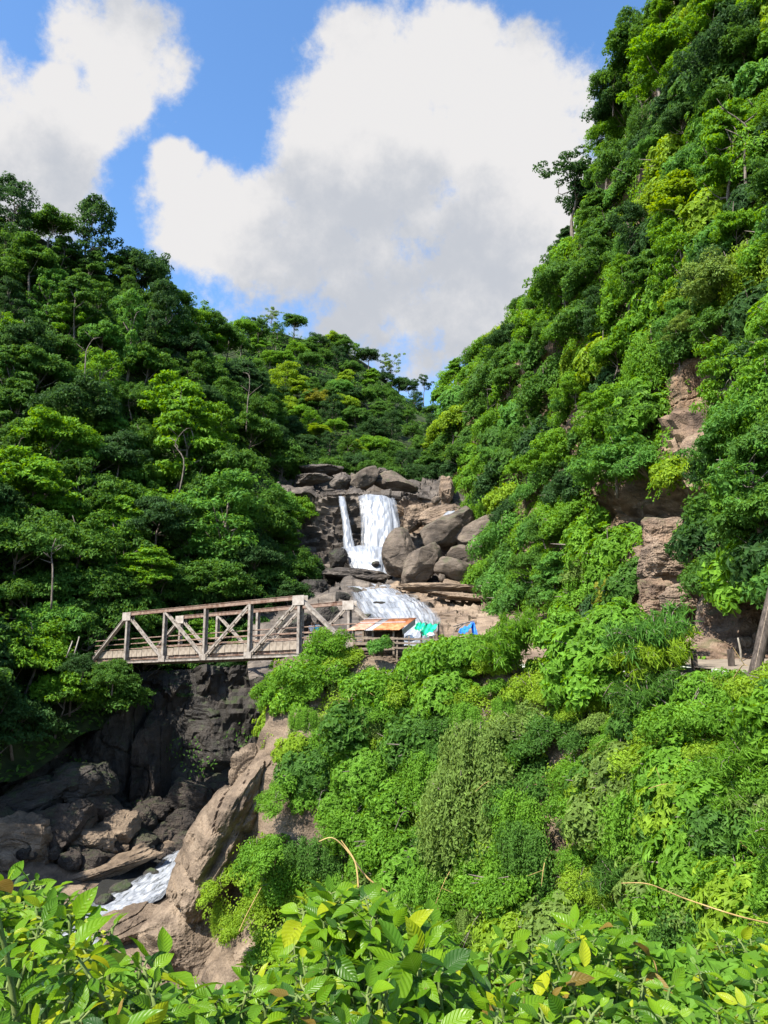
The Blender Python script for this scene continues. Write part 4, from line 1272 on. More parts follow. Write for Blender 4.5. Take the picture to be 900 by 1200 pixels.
put_tree_px('hill_tree', 'small shaded bush tree growing up in front of the far end of the bridge', 'dome2', 133, 783, 52, 69.5, 'leaf_mid', None, 0.9)
put_tree_px('hill_tree', 'dark bush tree touching the far end post of the bridge from the left', 'dome', 96, 772, 46, 71.5, 'leaf_deep', None, 0.9)
FARN = [
    (320, 372, 26, 'open', 'leaf_grey', 'thin see-through tree on the far summit', 1),
    (345, 378, 34, 'round', 'leaf_mid', 'green round tree just right of the far summit', .9),
    (372, 395, 30, 'dome', 'leaf_deep', 'dark tree on the far ridge right of the summit', .9),
    (400, 400, 36, 'dome2', 'leaf_mid', 'light topped tree in the middle of the far ridge', .9),
    (432, 416, 34, 'round2', 'leaf_deep', 'dark tree where the far ridge starts to fall', .9),
    (458, 428, 30, 'open', 'leaf_grey', 'pale feathery tree on the falling far ridge', 1.1),
    (496, 450, 24, 'open2', 'leaf_deep', 'lone spindly tree in the notch of the skyline', 1.1),
    (479, 448, 26, 'dome', 'leaf_deep', 'small dark crown beside the lone spindly tree', .9),
    (335, 448, 40, 'tall', 'leaf_lime', 'lime coloured tree left of the yellow one on the far slope', .9),
    (352, 452, 40, 'layered', 'leaf_lime', 'light lime tree crown beside the yellow tree', .8),
    (372, 462, 36, 'dome', 'leaf_yellow', 'yellow tinged tree in the middle of the far slope', .9),
    (398, 455, 34, 'round', 'leaf_blue', 'pale rounded tree right of the yellow tree', 1.1),
    (372, 503, 40, 'layered', 'leaf_lime', 'bright lime flat crown low on the far slope', .5),
    (415, 520, 26, 'dome2', 'leaf_lime', 'small bright lime bush above the top boulders', .9),
    (445, 535, 50, 'dome', 'leaf_mid', 'green tree right behind the boulders on the lip of the falls', .9),
    (355, 530, 50, 'dome2', 'leaf_deep', 'dark tree at the left above the falls', .9),
]
for (px, py, w, pr, mt, lab, sq) in FARN:
    p, n = FAR.at_px(px, py)
    put_tree_px('far_tree', lab, pr, px, py, w, p[1] - 1.5, mt, None, sq)
    NAMED_PX.append((px, py, w))


def scatter(sheet, n, rng, spacing, xlim=(-150, 1050), ylim=(-150, 1250), avoid=(), named=True):
    pos, nor, px, py = sheet.sample(n, rng)
    keep = []
    kx, ky = [], []
    named_a = np.array(NAMED_PX) if named else np.zeros((0, 3))
    for i in range(n):
        x, y = px[i], py[i]
        if not (xlim[0] < x < xlim[1] and ylim[0] < y < ylim[1]):
            continue
        if any(in_poly(np.array([x]), np.array([y]), a)[0] for a in avoid):
            continue
        if len(named_a):
            dd = np.hypot(named_a[:, 0] - x, named_a[:, 1] - y)
            if (dd < named_a[:, 2] * 0.26).any():
                continue
        s = spacing(x, y) if callable(spacing) else spacing
        if kx and np.min((np.array(kx) - x) ** 2 + (np.array(ky) - y) ** 2) < s * s:
            continue
        keep.append(i); kx.append(x); ky.append(y)
    return [(pos[i], nor[i], px[i], py[i]) for i in keep]


rng = np.random.default_rng(21)
protos = list(PROTO)
for (pos, nor, px, py) in scatter(HILL, 3000, rng, lambda x, y: 33 if x > 0 else 60, xlim=(-420, 372)):
    u = rng.random()
    tone_patch = fbm(np.array([px * 0.012, py * 0.012, 3.3]), 2, 88)  # noise patches: dark crowns get rarer where the value is high
    mt = 'leaf_deep' if u < 0.22 - 0.25 * tone_patch else ('leaf_mid' if u < 0.86 - 0.2 * tone_patch else ('leaf_bright' if u < .94 else 'leaf_blue'))
    pr = rng.choice(['round', 'round2', 'layered', 'layered2', 'tall', 'tall2', 'dome', 'dome2'])
    zone = 'upper' if py < 430 else ('middle' if py < 600 else 'lower')
    colw = {'leaf_deep': 'dark', 'leaf_mid': 'mid green', 'leaf_bright': 'bright green', 'leaf_blue': 'bluish green'}[mt]
    H, R = PROTO[pr][2:]
    sc = rng.uniform(0.72, 1.12)
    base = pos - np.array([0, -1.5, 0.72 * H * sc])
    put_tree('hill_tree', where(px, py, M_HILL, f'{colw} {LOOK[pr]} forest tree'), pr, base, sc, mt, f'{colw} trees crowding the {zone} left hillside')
for (pos, nor, px, py) in scatter(FAR, 2600, rng, 15.5, xlim=(230, 590)):
    u = rng.random()
    mt = 'leaf_deep' if u < 0.34 else ('leaf_mid' if u < 0.8 else ('leaf_bright' if u < .93 else 'leaf_lime'))
    pr = rng.choice(['round', 'round2', 'layered', 'tall', 'dome', 'dome2'])
    colw = {'leaf_deep': 'dark', 'leaf_mid': 'mid green', 'leaf_bright': 'bright green', 'leaf_lime': 'lime green'}[mt]
    H, R = PROTO[pr][2:]
    sc = rng.uniform(0.6, 0.95)
    base = pos - np.array([0, -1, 0.72 * H * sc])
    put_tree('far_tree', where(px, py, M_FAR, f'small {colw} {LOOK[pr]} far tree'), pr, base, sc, mt, f'{colw} trees covering the far hill')


def bare_tree(label, px, py, Yo, hpx, sheet, seed, bark='bark'):
    p, n = sheet.at_px(px, py)
    Y = p[1] - Yo
    b = P(px, py, Y); h = hpx * Y / F
    r = np.random.default_rng(seed)
    t = thing('bare_tree', label, 'tree', tuple(b))
    mb = MB()
    pts = np.array([(0, 0, -2.0), (r.normal(0, .2), 0, h * .35), (r.normal(0, .35), 0, h * .7), (r.normal(0, .5), 0, h)])
    c = catmull(pts, 12)
    mb.tube([tuple(q) for q in c], list(np.linspace(0.12, 0.04, 12)), 6)
    link('trunk', mb.mesh('trunk', MAT[bark], smooth=True), t)
    for k in range(5):
        i = int(r.integers(5, 11)); a = r.uniform(0, 6.28); L_ = h * r.uniform(.15, .3)
        e = c[i] + np.array([math.cos(a) * L_, math.sin(a) * L_, L_ * r.uniform(.3, 1.0)])
        mb = MB(); mb.tube([tuple(c[i]), tuple((c[i] + e) / 2 + r.normal(0, .08, 3)), tuple(e)], [0.06, 0.045, 0.015], 5)
        link('branch', mb.mesh('branch', MAT[bark], smooth=True), t)


bare_tree('thin bare trunk in the middle right of the left hill', 289, 492, 3.5, 62, HILL, 1)
bare_tree('short bare trunk showing between crowns on the upper left slope', 212, 496, 4.5, 40, HILL, 2)
bare_tree('thin trunk rising through the large bright tiered tree', 211, 560, 4.5, 60, HILL, 3)
bare_tree('dark thin trunk among the crowns left of the hill centre', 100, 440, 6, 50, HILL, 4, 'bark')
bare_tree('slender snag on the lower left slope above the bridge', 62, 690, 3.5, 60, HILL, 5, 'bark')
bare_tree('thin snag leaning from the upper right cliff', 872, 205, 3.0, 100, CLIFF, 6)


# shrubs: low, dense, with leaves sized for nearer slopes ------------------------------------
def shrub_proto(seed, style, n_leaf, leaf, R=1.6, H=1.7):
    rng = np.random.default_rng(seed)
    cs, stems = [], []
    if style == 'bush':
        for k in range(26):
            d = unit(rng.normal(size=3)); d[2] = abs(d[2])
            cs.append((np.array([0, 0, 0.25 * H]) + d * np.array([R, R, H * 0.75]) * rng.uniform(0.35, 0.85), R * rng.uniform(0.22, 0.40)))
        tot = sum(r * r for c, r in cs)
        v, f, t = clumps_to_leaves(cs, rng, n_leaf / tot, leaf[0], leaf[1], 0.8, 0.6, 0.4, 0.5)
    elif style == 'bamboo':
        Ps, Ns = [], []
        for k in range(26):
            a = rng.uniform(0, 6.283); reach = R * rng.uniform(0.5, 1.15); h = H * rng.uniform(0.8, 1.35)
            pts = [np.array([math.cos(a) * reach * q, math.sin(a) * reach * q, h * (1.6 * q - 1.0 * q * q) * 1.4]) for q in np.linspace(0, 1, 7)]
            stems.append(pts)
            m = n_leaf // 26
            q = rng.uniform(0.25, 1, m) * 5.999
            i = q.astype(int); fr = (q - i)[:, None]
            pp = np.array(pts)
            c = pp[i] * (1 - fr) + pp[i + 1] * fr
            Ps.append(c + rng.normal(0, .13, (m, 3)) * R / 1.6 - np.array([0, 0, 0.08])); Ns.append(unit(rng.normal(size=(m, 3)) + np.array([math.cos(a), math.sin(a), 0.9])))
        p = np.concatenate(Ps); nr = np.concatenate(Ns)
        v, f = leaf_quads(p, nr, leaf[0], leaf[1], rng, 1.1)
        t = np.repeat(np.clip(rng.normal(0.5, .22, len(p)), 0, 1), 2)
    elif style == 'spray':    # whorls of leaves at twig ends
        Ps, Ns, T = [], [], []
        for k in range(n_leaf // 9):
            d = unit(rng.normal(size=3)); d[2] = abs(d[2])
            lump = 1 + 0.25 * vnoise(d * 2.2, seed)
            c = np.array([0, 0, 0.2 * H]) + d * np.array([R, R, H * 0.8]) * rng.uniform(0.55, 1.0) * lump
            ax = unit(d + np.array([0, 0, 0.5]) + rng.normal(0, .25, 3))
            a = rng.uniform(0, 6.28) + np.arange(9) * 2 * math.pi / 9
            e1 = unit(np.cross(ax, [0.3, 0.2, 1.0])); e2 = np.cross(ax, e1)
            out = np.cos(a)[:, None] * e1 + np.sin(a)[:, None] * e2
            Ps.append(c + out * leaf[0] * 0.55); Ns.append(unit(ax + out * 0.35 + rng.normal(0, .2, (9, 3)))); T.append(np.full(9, np.clip(rng.normal(.5, .2), 0, 1)))
        p = np.concatenate(Ps); nr = np.concatenate(Ns); t = np.repeat(np.clip(np.concatenate(T) + rng.normal(0, .1, len(p)), 0, 1), 2)
        v, f = leaf_quads(p, nr, leaf[0], leaf[1], rng, 0.5)
    else:                      # 'hang': curtain of creepers
        Ps, Ns = [], []
        for k in range(60):
            a = rng.uniform(0, 3.1416); x = R * math.cos(a) * rng.uniform(0.3, 1); y = -R * 0.55 * math.sin(a) * rng.uniform(0.4, 1)
            top = H * rng.uniform(0.55, 1.0) * (1 - 0.4 * abs(x) / R); ln = H * rng.uniform(0.5, 1.5)
            m = n_leaf // 60
            q = rng.random(m)
            c = np.stack([x + rng.normal(0, .10, m), y - 0.25 * np.sin(q * 3.0) + rng.normal(0, .10, m), top - ln * q], -1)
            Ps.append(c); Ns.append(unit(rng.normal(size=(m, 3)) * .6 + np.array([x * .4, -1, 0.5])))
        p = np.concatenate(Ps); nr = np.concatenate(Ns)
        v, f = leaf_quads(p, nr, leaf[0], leaf[1], rng, 0.9)
        t = np.repeat(np.clip(rng.normal(0.5, .22, len(p)), 0, 1), 2)
    fol = np_mesh('foliage', v, f, MAT['leaf_bright'], False, tone=t)
    mb = MB()
    if stems:
        for s in stems:
            mb.tube([tuple(q) for q in s], [0.03, 0.028, 0.024, 0.02, 0.016, 0.012, 0.006], 4)
    else:
        for k in range(7):
            a = rng.uniform(0, 6.283); e = np.array([math.cos(a) * R * .6, math.sin(a) * R * .6, H * rng.uniform(.5, .9)])
            mb.tube([(0, 0, -0.4), tuple(e * np.array([.35, .35, .6])), tuple(e)], [0.06, 0.04, 0.012], 4)
    st = mb.mesh('stem', MAT['bark'], smooth=True)
    return fol, st, R, H


SH = {}
for i, (nm, st, n, lf) in enumerate([
        ('bush', 'bush', 2600, (0.26, 0.14)), ('bush2', 'bush', 2600, (0.24, 0.12)), ('fine', 'bush', 4200, (0.16, 0.085)), ('fine2', 'bush', 4200, (0.17, 0.075)),
        ('spray', 'spray', 2200, (0.30, 0.12)), ('spray2', 'spray', 2200, (0.27, 0.13)), ('bamboo', 'bamboo', 2400, (0.42, 0.055)), ('hang', 'hang', 7800, (0.12, 0.06)), ('hang2', 'hang', 6600, (0.14, 0.055))]):
    SH[nm] = shrub_proto(700 + i, st, n, lf)


def put_shrub(name, label, proto, base, scale, mat, group=None, axis=None, squash=1.0, cat='shrub', spin=True):
    fol, st, R, H = SH[proto]
    t = thing(name, label, cat, tuple(base), group)
    if axis is not None and spin:
        q = Vector(axis).to_track_quat('Z', 'Y') @ Quaternion((0, 0, 1), random.uniform(0, 6.28))
        t.rotation_mode = 'QUATERNION'; t.rotation_quaternion = q
    elif spin:
        t.rotation_euler = (0, 0, random.uniform(0, 6.28))
    else:
        t.rotation_euler = (0, 0, math.atan2(axis[0], -axis[1]) if axis is not None else 0)
    t.scale = (scale, scale, scale * squash)
    c = link('foliage', fol, t)
    c.material_slots[0].link = 'OBJECT'; c.material_slots[0].material = MAT[mat]
    link('stem', st, t)
    return t


def shrub_on(sheet, name, label, proto, px, py, wpx, mat, group=None, squash=1.0, out=0.0, cat='shrub'):
    p, n = sheet.at_px(px, py)
    p = P(px, py, p[1] - out)
    R = SH[proto][2]
    sc = wpx * p[1] / F / (2 * R)
    hang = proto.startswith('hang')
    ax = unit(n * 0.75 + np.array([0, 0, 0.65]))
    b = p - ax * (0.45 * SH[proto][3] * sc * squash) if not hang else p - np.array([0, 0, 0.2 * sc])
    return put_shrub(name, label, proto, b, sc, mat, group, n if hang else ax, squash, cat, spin=not hang)


# right cliff: trees and shrubs --------------------------------------------------------------
SHR_PX = []
RC_TREES = [
    (752, 62, 118, 'round', 'leaf_mid', 'large crowned tree stepping out of the upper right outline', 1, 4),
    (730, 128, 96, 'round2', 'leaf_deep', 'large dark crown under the topmost outline trees', 1, 4),
    (692, 236, 76, 'round', 'leaf_deep', 'dark crown touching the open leaning tree on its right', 1, 4),
    (662, 332, 96, 'round2', 'leaf_mid', 'full crowned tree swelling out of the outline halfway up', 1, 4),
    (632, 372, 76, 'dome', 'leaf_bright', 'bright full crown overhanging the jutting round tree', 1, 3),
    (590, 405, 60, 'dome2', 'leaf_mid', 'full crown on the outline above the notch trees', 1, 3),
    (738, 30, 74, 'dome2', 'leaf_mid', 'tree bulging over the outline at the very top of the right cliff', 1, 3),
    (716, 98, 66, 'round2', 'leaf_mid', 'rounded tree pushing out of the upper right outline', 1, 3),
    (708, 152, 60, 'dome', 'leaf_bright', 'tree on the outline just above the open leaning tree', 1, 3),
    (700, 262, 66, 'dome', 'leaf_mid', 'bushy tree directly below the open leaning tree', 1, 3),
    (655, 300, 56, 'dome2', 'leaf_mid', 'bushy tree on the outline below the open leaning tree', 1, 2.5),
    (668, 218, 100, 'open2', 'leaf_deep', 'dark open tree leaning out of the right cliff against the cloud', .8, 3),
    (735, 170, 90, 'dome', 'leaf_mid', 'mid green tree on the upper outline of the right cliff', 1.1, 3),
    (775, 60, 120, 'layered', 'leaf_bright', 'bright leafy tree at the top of the right cliff', .9, 4),
    (740, 100, 80, 'dome2', 'leaf_mid', 'tree on the cliff outline under the top right blue sky', 1, 2),
    (850, 50, 130, 'dome', 'leaf_deep', 'dark tree in the top right corner', 1, 2),
    (855, 170, 110, 'layered2', 'leaf_bright', 'tree with pale leaves and a thin pale trunk on the upper right cliff', 1.1, 5),
    (800, 230, 100, 'layered2', 'leaf_lime', 'light yellow green tree spreading from the upper right cliff', .7, 4.5),
    (850, 310, 110, 'dome', 'leaf_grey', 'greyish olive creeper covered tree above the bare earth patch', 1, 4),
    (810, 375, 60, 'dome2', 'leaf_grey', 'small greyish tree hanging over the bare earth patch', .8, 3),
    (640, 345, 66, 'dome', 'leaf_mid', 'dark green tree on the right outline halfway down', .9, 2),
    (625, 385, 60, 'round', 'leaf_deep', 'dark round tree jutting out at the right outline', .9, 2),
    (700, 300, 90, 'dome2', 'leaf_mid', 'yellowish green creeper mass below the open dark tree', 1, 2),
    (690, 380, 100, 'round2', 'leaf_mid', 'broad green tree in the middle of the right slope', 1, 2),
    (760, 320, 90, 'layered', 'leaf_mid', 'green tree left of the greyish creeper tree', 1, 3),
    (880, 470, 120, 'dome', 'leaf_blue', 'large fresh green tree at the right edge beside the bare earth patch', 1, 3.5),
    (888, 560, 100, 'tall', 'leaf_blue', 'fresh green hanging foliage at the right edge above the road', .75, 4),
    (728, 465, 84, 'dome2', 'leaf_bright', 'bright tree just left of the bare earth patch', 1, 2.5),
    (720, 525, 120, 'dome', 'leaf_blue', 'wide leafy tree above the dark overhang', .8, 3.5),
    (655, 520, 80, 'dome2', 'leaf_bright', 'bright bush tree above the boulder pile on the right bank', 1.1, 2),
    (600, 445, 60, 'round', 'leaf_mid', 'green tree on the outline above the notch', 1, 2),
    (560, 440, 44, 'dome', 'leaf_bright', 'light green tree at the right side of the skyline notch', .9, 2),
    (575, 415, 30, 'dome2', 'leaf_bright', 'small light tree on the right outline next to the notch', .9, 2),
]
for (px, py, w, pr, mt, lab, sq, out) in RC_TREES:
    p, n = CLIFF.at_px(px, py)
    put_tree_px('cliff_tree', lab, pr, px, py, w, p[1] - out, mt, None, sq, bark='pale_bark' if mt == 'leaf_lime' else 'bark')
    SHR_PX.append((px, py, w * 0.55))
RC_SHRUBS = [
    (620, 660, 70, 'fine', 'leaf_bright', 'light green shrub spilling down the right bank by the boulders', 1),
    (690, 660, 70, 'fine2', 'leaf_grey', 'olive shrub low on the right bank', 1),
    (715, 690, 50, 'spray', 'leaf_yellow', 'yellowish fern bush at the foot of the right bank', 1),
    (745, 665, 44, 'spray2', 'leaf_mid', 'dark leaved bush beside the red rock block', 1),
    (830, 660, 70, 'spray', 'leaf_lime', 'light feathery branch hanging across the rock wall', .6),
    (845, 690, 50, 'spray2', 'leaf_lime', 'pale leafy spray drooping over the rock block', .6),
    (815, 615, 60, 'spray', 'leaf_deep', 'dark leaves in the shade of the overhang', .7),
    (880, 640, 70, 'hang', 'leaf_blue', 'curtain of fresh green leaves hanging above the rock wall', 1),
    (590, 600, 50, 'fine', 'leaf_deep', 'dark green shrub above the upright tan rock', 1),
    (650, 600, 80, 'fine2', 'leaf_bright', 'bright creeper shrub in the middle of the right bank', 1),
    (600, 690, 40, 'fine', 'leaf_grey', 'pale shrub at the right end of the dry riverbed', 1),
    (660, 695, 54, 'fine', 'leaf_lime', 'yellow green shrub above the gravel', 1),
]
for (px, py, w, pr, mt, lab, sq) in RC_SHRUBS:
    shrub_on(CLIFF, 'cliff_shrub', lab, pr, px, py, w, mt, None, sq, out=1.0)
    SHR_PX.append((px, py, w * 0.5))
RC_MORE = []
for (pos, nor, px, py) in (lambda sv: scatter(CLIFF, 1500, sv, lambda x, y: 50 if x > 640 else 36, xlim=(530, 1150), ylim=(-200, 690), named=False,
        avoid=[[(770, 405), (870, 395), (870, 560), (770, 560)], [(690, 540), (915, 540), (915, 790), (690, 790)], [(455, 540), (620, 540), (640, 730), (455, 730)]]))(np.random.default_rng(33)):
    r5 = random.random()
    pr = random.choice(['dome', 'dome2', 'round', 'round2', 'tall', 'tall2', 'layered'])
    H, R = PROTO[pr][2:]
    sc = random.uniform(0.42, 0.72) if px > 640 else random.uniform(0.5, 0.8)
    mt = 'leaf_deep' if r5 < .18 else ('leaf_mid' if r5 < .5 else ('leaf_bright' if r5 < .85 else 'leaf_blue'))
    RC_MORE.append((pr, pos + nor * 1.2 - np.array([0, 0, 0.6 * H * sc]), sc, mt, px, py))
BARE_S = [[(772, 415), (862, 400), (866, 455), (842, 545), (775, 540)], [(740, 600), (800, 615), (860, 680), (930, 690), (930, 790), (740, 785)], [(690, 560), (850, 560), (850, 625), (690, 625)]]
BARE = [[(782, 425), (860, 405), (862, 450), (836, 535), (784, 530)],
        [(748, 600), (800, 625), (860, 690), (910, 700), (910, 780), (750, 775)],
        [(690, 570), (840, 570), (840, 625), (690, 620)]]
for (pr, b, sc, mt, px, py) in RC_MORE:
    colw = {'leaf_deep': 'dark', 'leaf_mid': 'mid green', 'leaf_bright': 'bright green', 'leaf_blue': 'fresh green'}[mt]
    put_tree('cliff_tree', where(px, py, M_CLIFF, f'{colw} {LOOK[pr]} cliff tree'), pr, b, sc, mt, 'trees growing out of the right cliff')
NAMED_PX = SHR_PX
for (pos, nor, px, py) in scatter(CLIFF, 5000, rng, lambda x, y: 20 if x < 600 else 27, xlim=(510, 1150), ylim=(-200, 720), avoid=BARE_S):
    u = rng.random()
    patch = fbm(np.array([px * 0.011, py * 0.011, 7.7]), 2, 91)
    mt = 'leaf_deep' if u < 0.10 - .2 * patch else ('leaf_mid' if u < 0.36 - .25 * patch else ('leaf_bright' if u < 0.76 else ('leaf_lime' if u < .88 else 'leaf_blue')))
    colw = {'leaf_deep': 'dark', 'leaf_mid': 'mid green', 'leaf_bright': 'bright green', 'leaf_lime': 'lime green', 'leaf_blue': 'bluish green'}[mt]
    pr = rng.choice(['bush', 'bush2', 'fine', 'fine2', 'spray', 'spray2', 'hang2'], p=[.26, .26, .14, .12, .08, .08, .06])
    zone = 'top' if py < 250 else ('middle' if py < 480 else 'lower part')
    sc = rng.uniform(1.15, 2.1) * (1.0 if px > 640 else 1.35)
    ax = unit(nor * 0.8 + np.array([0, 0, 0.6]))
    hang = pr.startswith('hang')
    b = pos - ax * 0.45 * sc if not hang else pos
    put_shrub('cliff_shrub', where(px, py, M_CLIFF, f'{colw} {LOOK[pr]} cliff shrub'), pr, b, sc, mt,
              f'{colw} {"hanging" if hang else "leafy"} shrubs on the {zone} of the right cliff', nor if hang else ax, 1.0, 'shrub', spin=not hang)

# bluff: shrubs ------------------------------------------------------------------------------
BL = [
    (252, 1035, 56, 'fine2', 'leaf_lime', 'light creeper bush hanging low over the slanting rock flank', .8, 5.5),
    (300, 1003, 66, 'fine', 'leaf_bright', 'bright creeper bush draped over the right side of the rock flank', .8, 3.5),
    (318, 940, 44, 'fine2', 'leaf_bright', 'small creeper bush at the upper right of the rock flank', .8, 2.5),
    (275, 1085, 46, 'fine', 'leaf_lime', 'lime creeper tuft under the slanting rock flank', .9, 4.0),
    (316, 802, 50, 'fine', 'leaf_bright', 'bright creeper bush at the top left corner of the bluff beneath the bridge', 1, 1),
    (374, 766, 50, 'bush2', 'leaf_bright', 'leafy bush overlapping the near bottom chord of the bridge', 1, 1.2),
    (388, 752, 56, 'fine', 'leaf_bright', 'bright bush covering the foot of the last bridge diagonal', 1, 1.2),
    (318, 812, 56, 'fine2', 'leaf_bright', 'fine creeper bush on the left brow of the bluff', 1, .8),
    (322, 860, 50, 'bush', 'leaf_bright', 'leafy bush just above the sunlit rock shoulder', 1, .8),
    (660, 735, 80, 'bush', 'leaf_bright', 'bright bush at the highest part of the bluff top', 1, 1.4),
    (715, 728, 80, 'spray2', 'leaf_bright', 'bright spreading shrub on the bluff top left of the bamboo', 1, 1.4),
    (580, 762, 60, 'fine2', 'leaf_lime', 'lime fine leaved shrub on the bluff top below the gravel', 1, 1.1),
    (370, 790, 90, 'fine', 'leaf_bright', 'bright fine leaved bush at the near end of the bridge', 1, 1),
    (345, 815, 70, 'bush', 'leaf_bright', 'lime green leafy bush under the near end of the bridge', 1, 1),
    (330, 845, 50, 'fine2', 'leaf_lime', 'small light bush on the left edge of the bluff below the bridge', 1, .6),
    (395, 770, 60, 'fine2', 'leaf_lime', 'sunny bush hiding the last bay of the bridge', .8, .8),
    (446, 757, 36, 'bush', 'leaf_blue', 'small bush standing in front of the tin roofed hut', 1, .6),
    (440, 805, 80, 'bush2', 'leaf_bright', 'bushy shrub with arching branches below the hut', .9, 1),
    (405, 850, 90, 'bush', 'leaf_mid', 'shaded green bush in the middle left of the bluff', 1, 1),
    (420, 900, 70, 'spray', 'leaf_bright', 'shrub with layered leafy sprays on the left of the bluff', .9, 1),
    (350, 900, 74, 'fine', 'leaf_bright', 'creeper bush over the rock shoulder of the bluff', 1, .5),
    (520, 770, 90, 'bush2', 'leaf_bright', 'broad bright bush below the green tarpaulin', 1.1, 1),
    (520, 810, 80, 'spray2', 'leaf_bright', 'leafy shrub with drooping leaves below the stalls', 1, 1),
    (600, 775, 80, 'bamboo', 'leaf_bright', 'feathery narrow leaved shrub below the blue tarpaulin', 1, 1),
    (690, 755, 130, 'spray', 'leaf_bright', 'large bright flat leaved tree topping the bluff', .8, 1.5),
    (680, 800, 110, 'bush', 'leaf_bright', 'bright broad leaved bush at the centre of the bluff top', 1, 1.4),
    (775, 765, 110, 'bamboo', 'leaf_blue', 'bamboo clump with drooping blades beside the road railing', 1, 1.2),
    (760, 830, 90, 'bamboo', 'leaf_mid', 'shaded bamboo clump hanging over the bluff', .9, .8),
    (560, 900, 100, 'hang', 'leaf_grey', 'tall olive creeper column in the middle of the bluff', 1.3, 1.2),
    (540, 960, 110, 'hang2', 'leaf_grey', 'lower olive creeper curtain in the middle of the bluff', 1.2, 1),
    (610, 850, 80, 'fine', 'leaf_grey', 'pale creeper bush above the dark cleft', 1, .8),
    (720, 900, 90, 'spray2', 'leaf_grey', 'pale green drooping leaf tree right of the dark cleft', 1, 1),
    (700, 950, 90, 'spray', 'leaf_grey', 'pale whorled leaf shrub low on the bluff', 1, 1),
    (780, 920, 100, 'spray2', 'leaf_bright', 'bright shrub with hand shaped leaf clusters on the right of the bluff', 1, 1),
    (850, 840, 100, 'fine', 'leaf_bright', 'bright fine leaved creeper bush below the road', 1, 1),
    (884, 806, 60, 'bush2', 'leaf_lime', 'lime bush at the foot of the leaning pole', 1, 1.2),
    (880, 900, 90, 'bamboo', 'leaf_bright', 'bamboo like shrub at the right edge of the bluff', .9, 1),
    (840, 970, 100, 'bush', 'leaf_mid', 'mid green bush low at the right of the bluff', 1, 1),
    (312, 1015, 70, 'fine2', 'leaf_lime', 'light creeper mat on the rock above the rapids', .6, .2),
    (330, 1030, 70, 'fine', 'leaf_bright', 'bright creeper bush clinging to the lower rock', 1, .5),
    (262, 1075, 34, 'hang2', 'leaf_lime', 'dangling creeper strands on the bare rock slope', 1.3, .5),
    (440, 980, 80, 'fine2', 'leaf_bright', 'leafy shrub above the foreground plants at the left of the bluff', 1, .8),
    (620, 1000, 90, 'hang', 'leaf_mid', 'shaded hanging creepers beside the brown cleft', 1, .6),
    (488, 778, 60, 'bush', 'leaf_bright', 'bright bush hiding the foot of the wooden fence', 1, 1.2),
    (545, 760, 60, 'spray2', 'leaf_bright', 'leafy bush straight below the blue tarpaulin', 1, 1.0),
    (572, 752, 60, 'fine', 'leaf_bright', 'fine leaved bush right of the blue tarpaulin at the bluff top', 1, 1.0),
    (612, 748, 70, 'bamboo', 'leaf_bright', 'feathery upright shrub in front of the dry riverbed', 1, 1.0),
    (645, 742, 70, 'fine2', 'leaf_bright', 'bright bush hiding the road below the gravel bank', 1, 1.2),
    (735, 745, 80, 'bush2', 'leaf_bright', 'bright bush between the flat leaved tree and the bamboo', 1, 1.2),
    (835, 800, 70, 'fine2', 'leaf_bright', 'low bright bush along the road edge left of the pole', 1, .6),
    (905, 795, 60, 'fine', 'leaf_lime', 'lime bush at the right edge beside the pole foot', 1, .8),
    (470, 800, 80, 'fine', 'leaf_bright', 'fine leaved bush on the bank below the hut fence', 1, .8),
    (480, 870, 90, 'bush2', 'leaf_mid', 'mid green bush left of the olive creeper column', 1, .8),
]
BL_PX = []
for (px, py, w, pr, mt, lab, sq, out) in BL:
    shrub_on(BLUFF, 'bamboo' if 'bamboo clump' in lab else 'bluff_shrub', lab, pr, px, py, w, mt, None, sq, out, cat='bamboo' if 'bamboo clump' in lab else 'shrub')
    BL_PX.append((px, py, w * 0.55))
NAMED_PX = BL_PX
BARE_B = [[(240, 870), (318, 865), (330, 930), (400, 960), (400, 1000), (250, 985)], [(130, 1050), (235, 1000), (250, 1080), (300, 1100), (330, 1200), (130, 1250)],
          [(622, 870), (660, 870), (668, 1050), (612, 1070)], [(405, 770), (500, 760), (505, 790), (410, 792)]]
for (pos, nor, px, py) in scatter(BLUFF, 5000, rng, lambda x, y: 25, xlim=(300, 1150), ylim=(770, 1180), avoid=BARE_B):
    u = rng.random()
    mt = 'leaf_mid' if u < 0.20 else ('leaf_bright' if u < 0.66 else ('leaf_lime' if u < .90 else 'leaf_grey'))
    colw = {'leaf_mid': 'mid green', 'leaf_bright': 'bright green', 'leaf_lime': 'lime green', 'leaf_grey': 'olive'}[mt]
    pr = rng.choice(['bush', 'bush2', 'fine', 'fine2', 'spray', 'spray2', 'hang', 'bamboo'], p=[.12, .14, .18, .18, .1, .1, .12, .06])
    zone = 'upper' if py < 880 else 'lower'
    sc = rng.uniform(0.40, 0.95) if rng.random() < .8 else rng.uniform(0.95, 1.25)
    ax = unit(nor * 0.8 + np.array([0, 0, 0.6]))
    hang = pr.startswith('hang')
    b = pos - ax * 0.35 * sc if not hang else pos
    put_shrub('bluff_shrub', where(px, py, M_BLUFF, f'{colw} {LOOK[pr]} bluff shrub'), pr, b, sc, mt,
              f'{colw} {"creepers" if hang else "small shrubs"} on the {zone} bluff', nor if hang else ax, 1.0, 'shrub', spin=not hang)


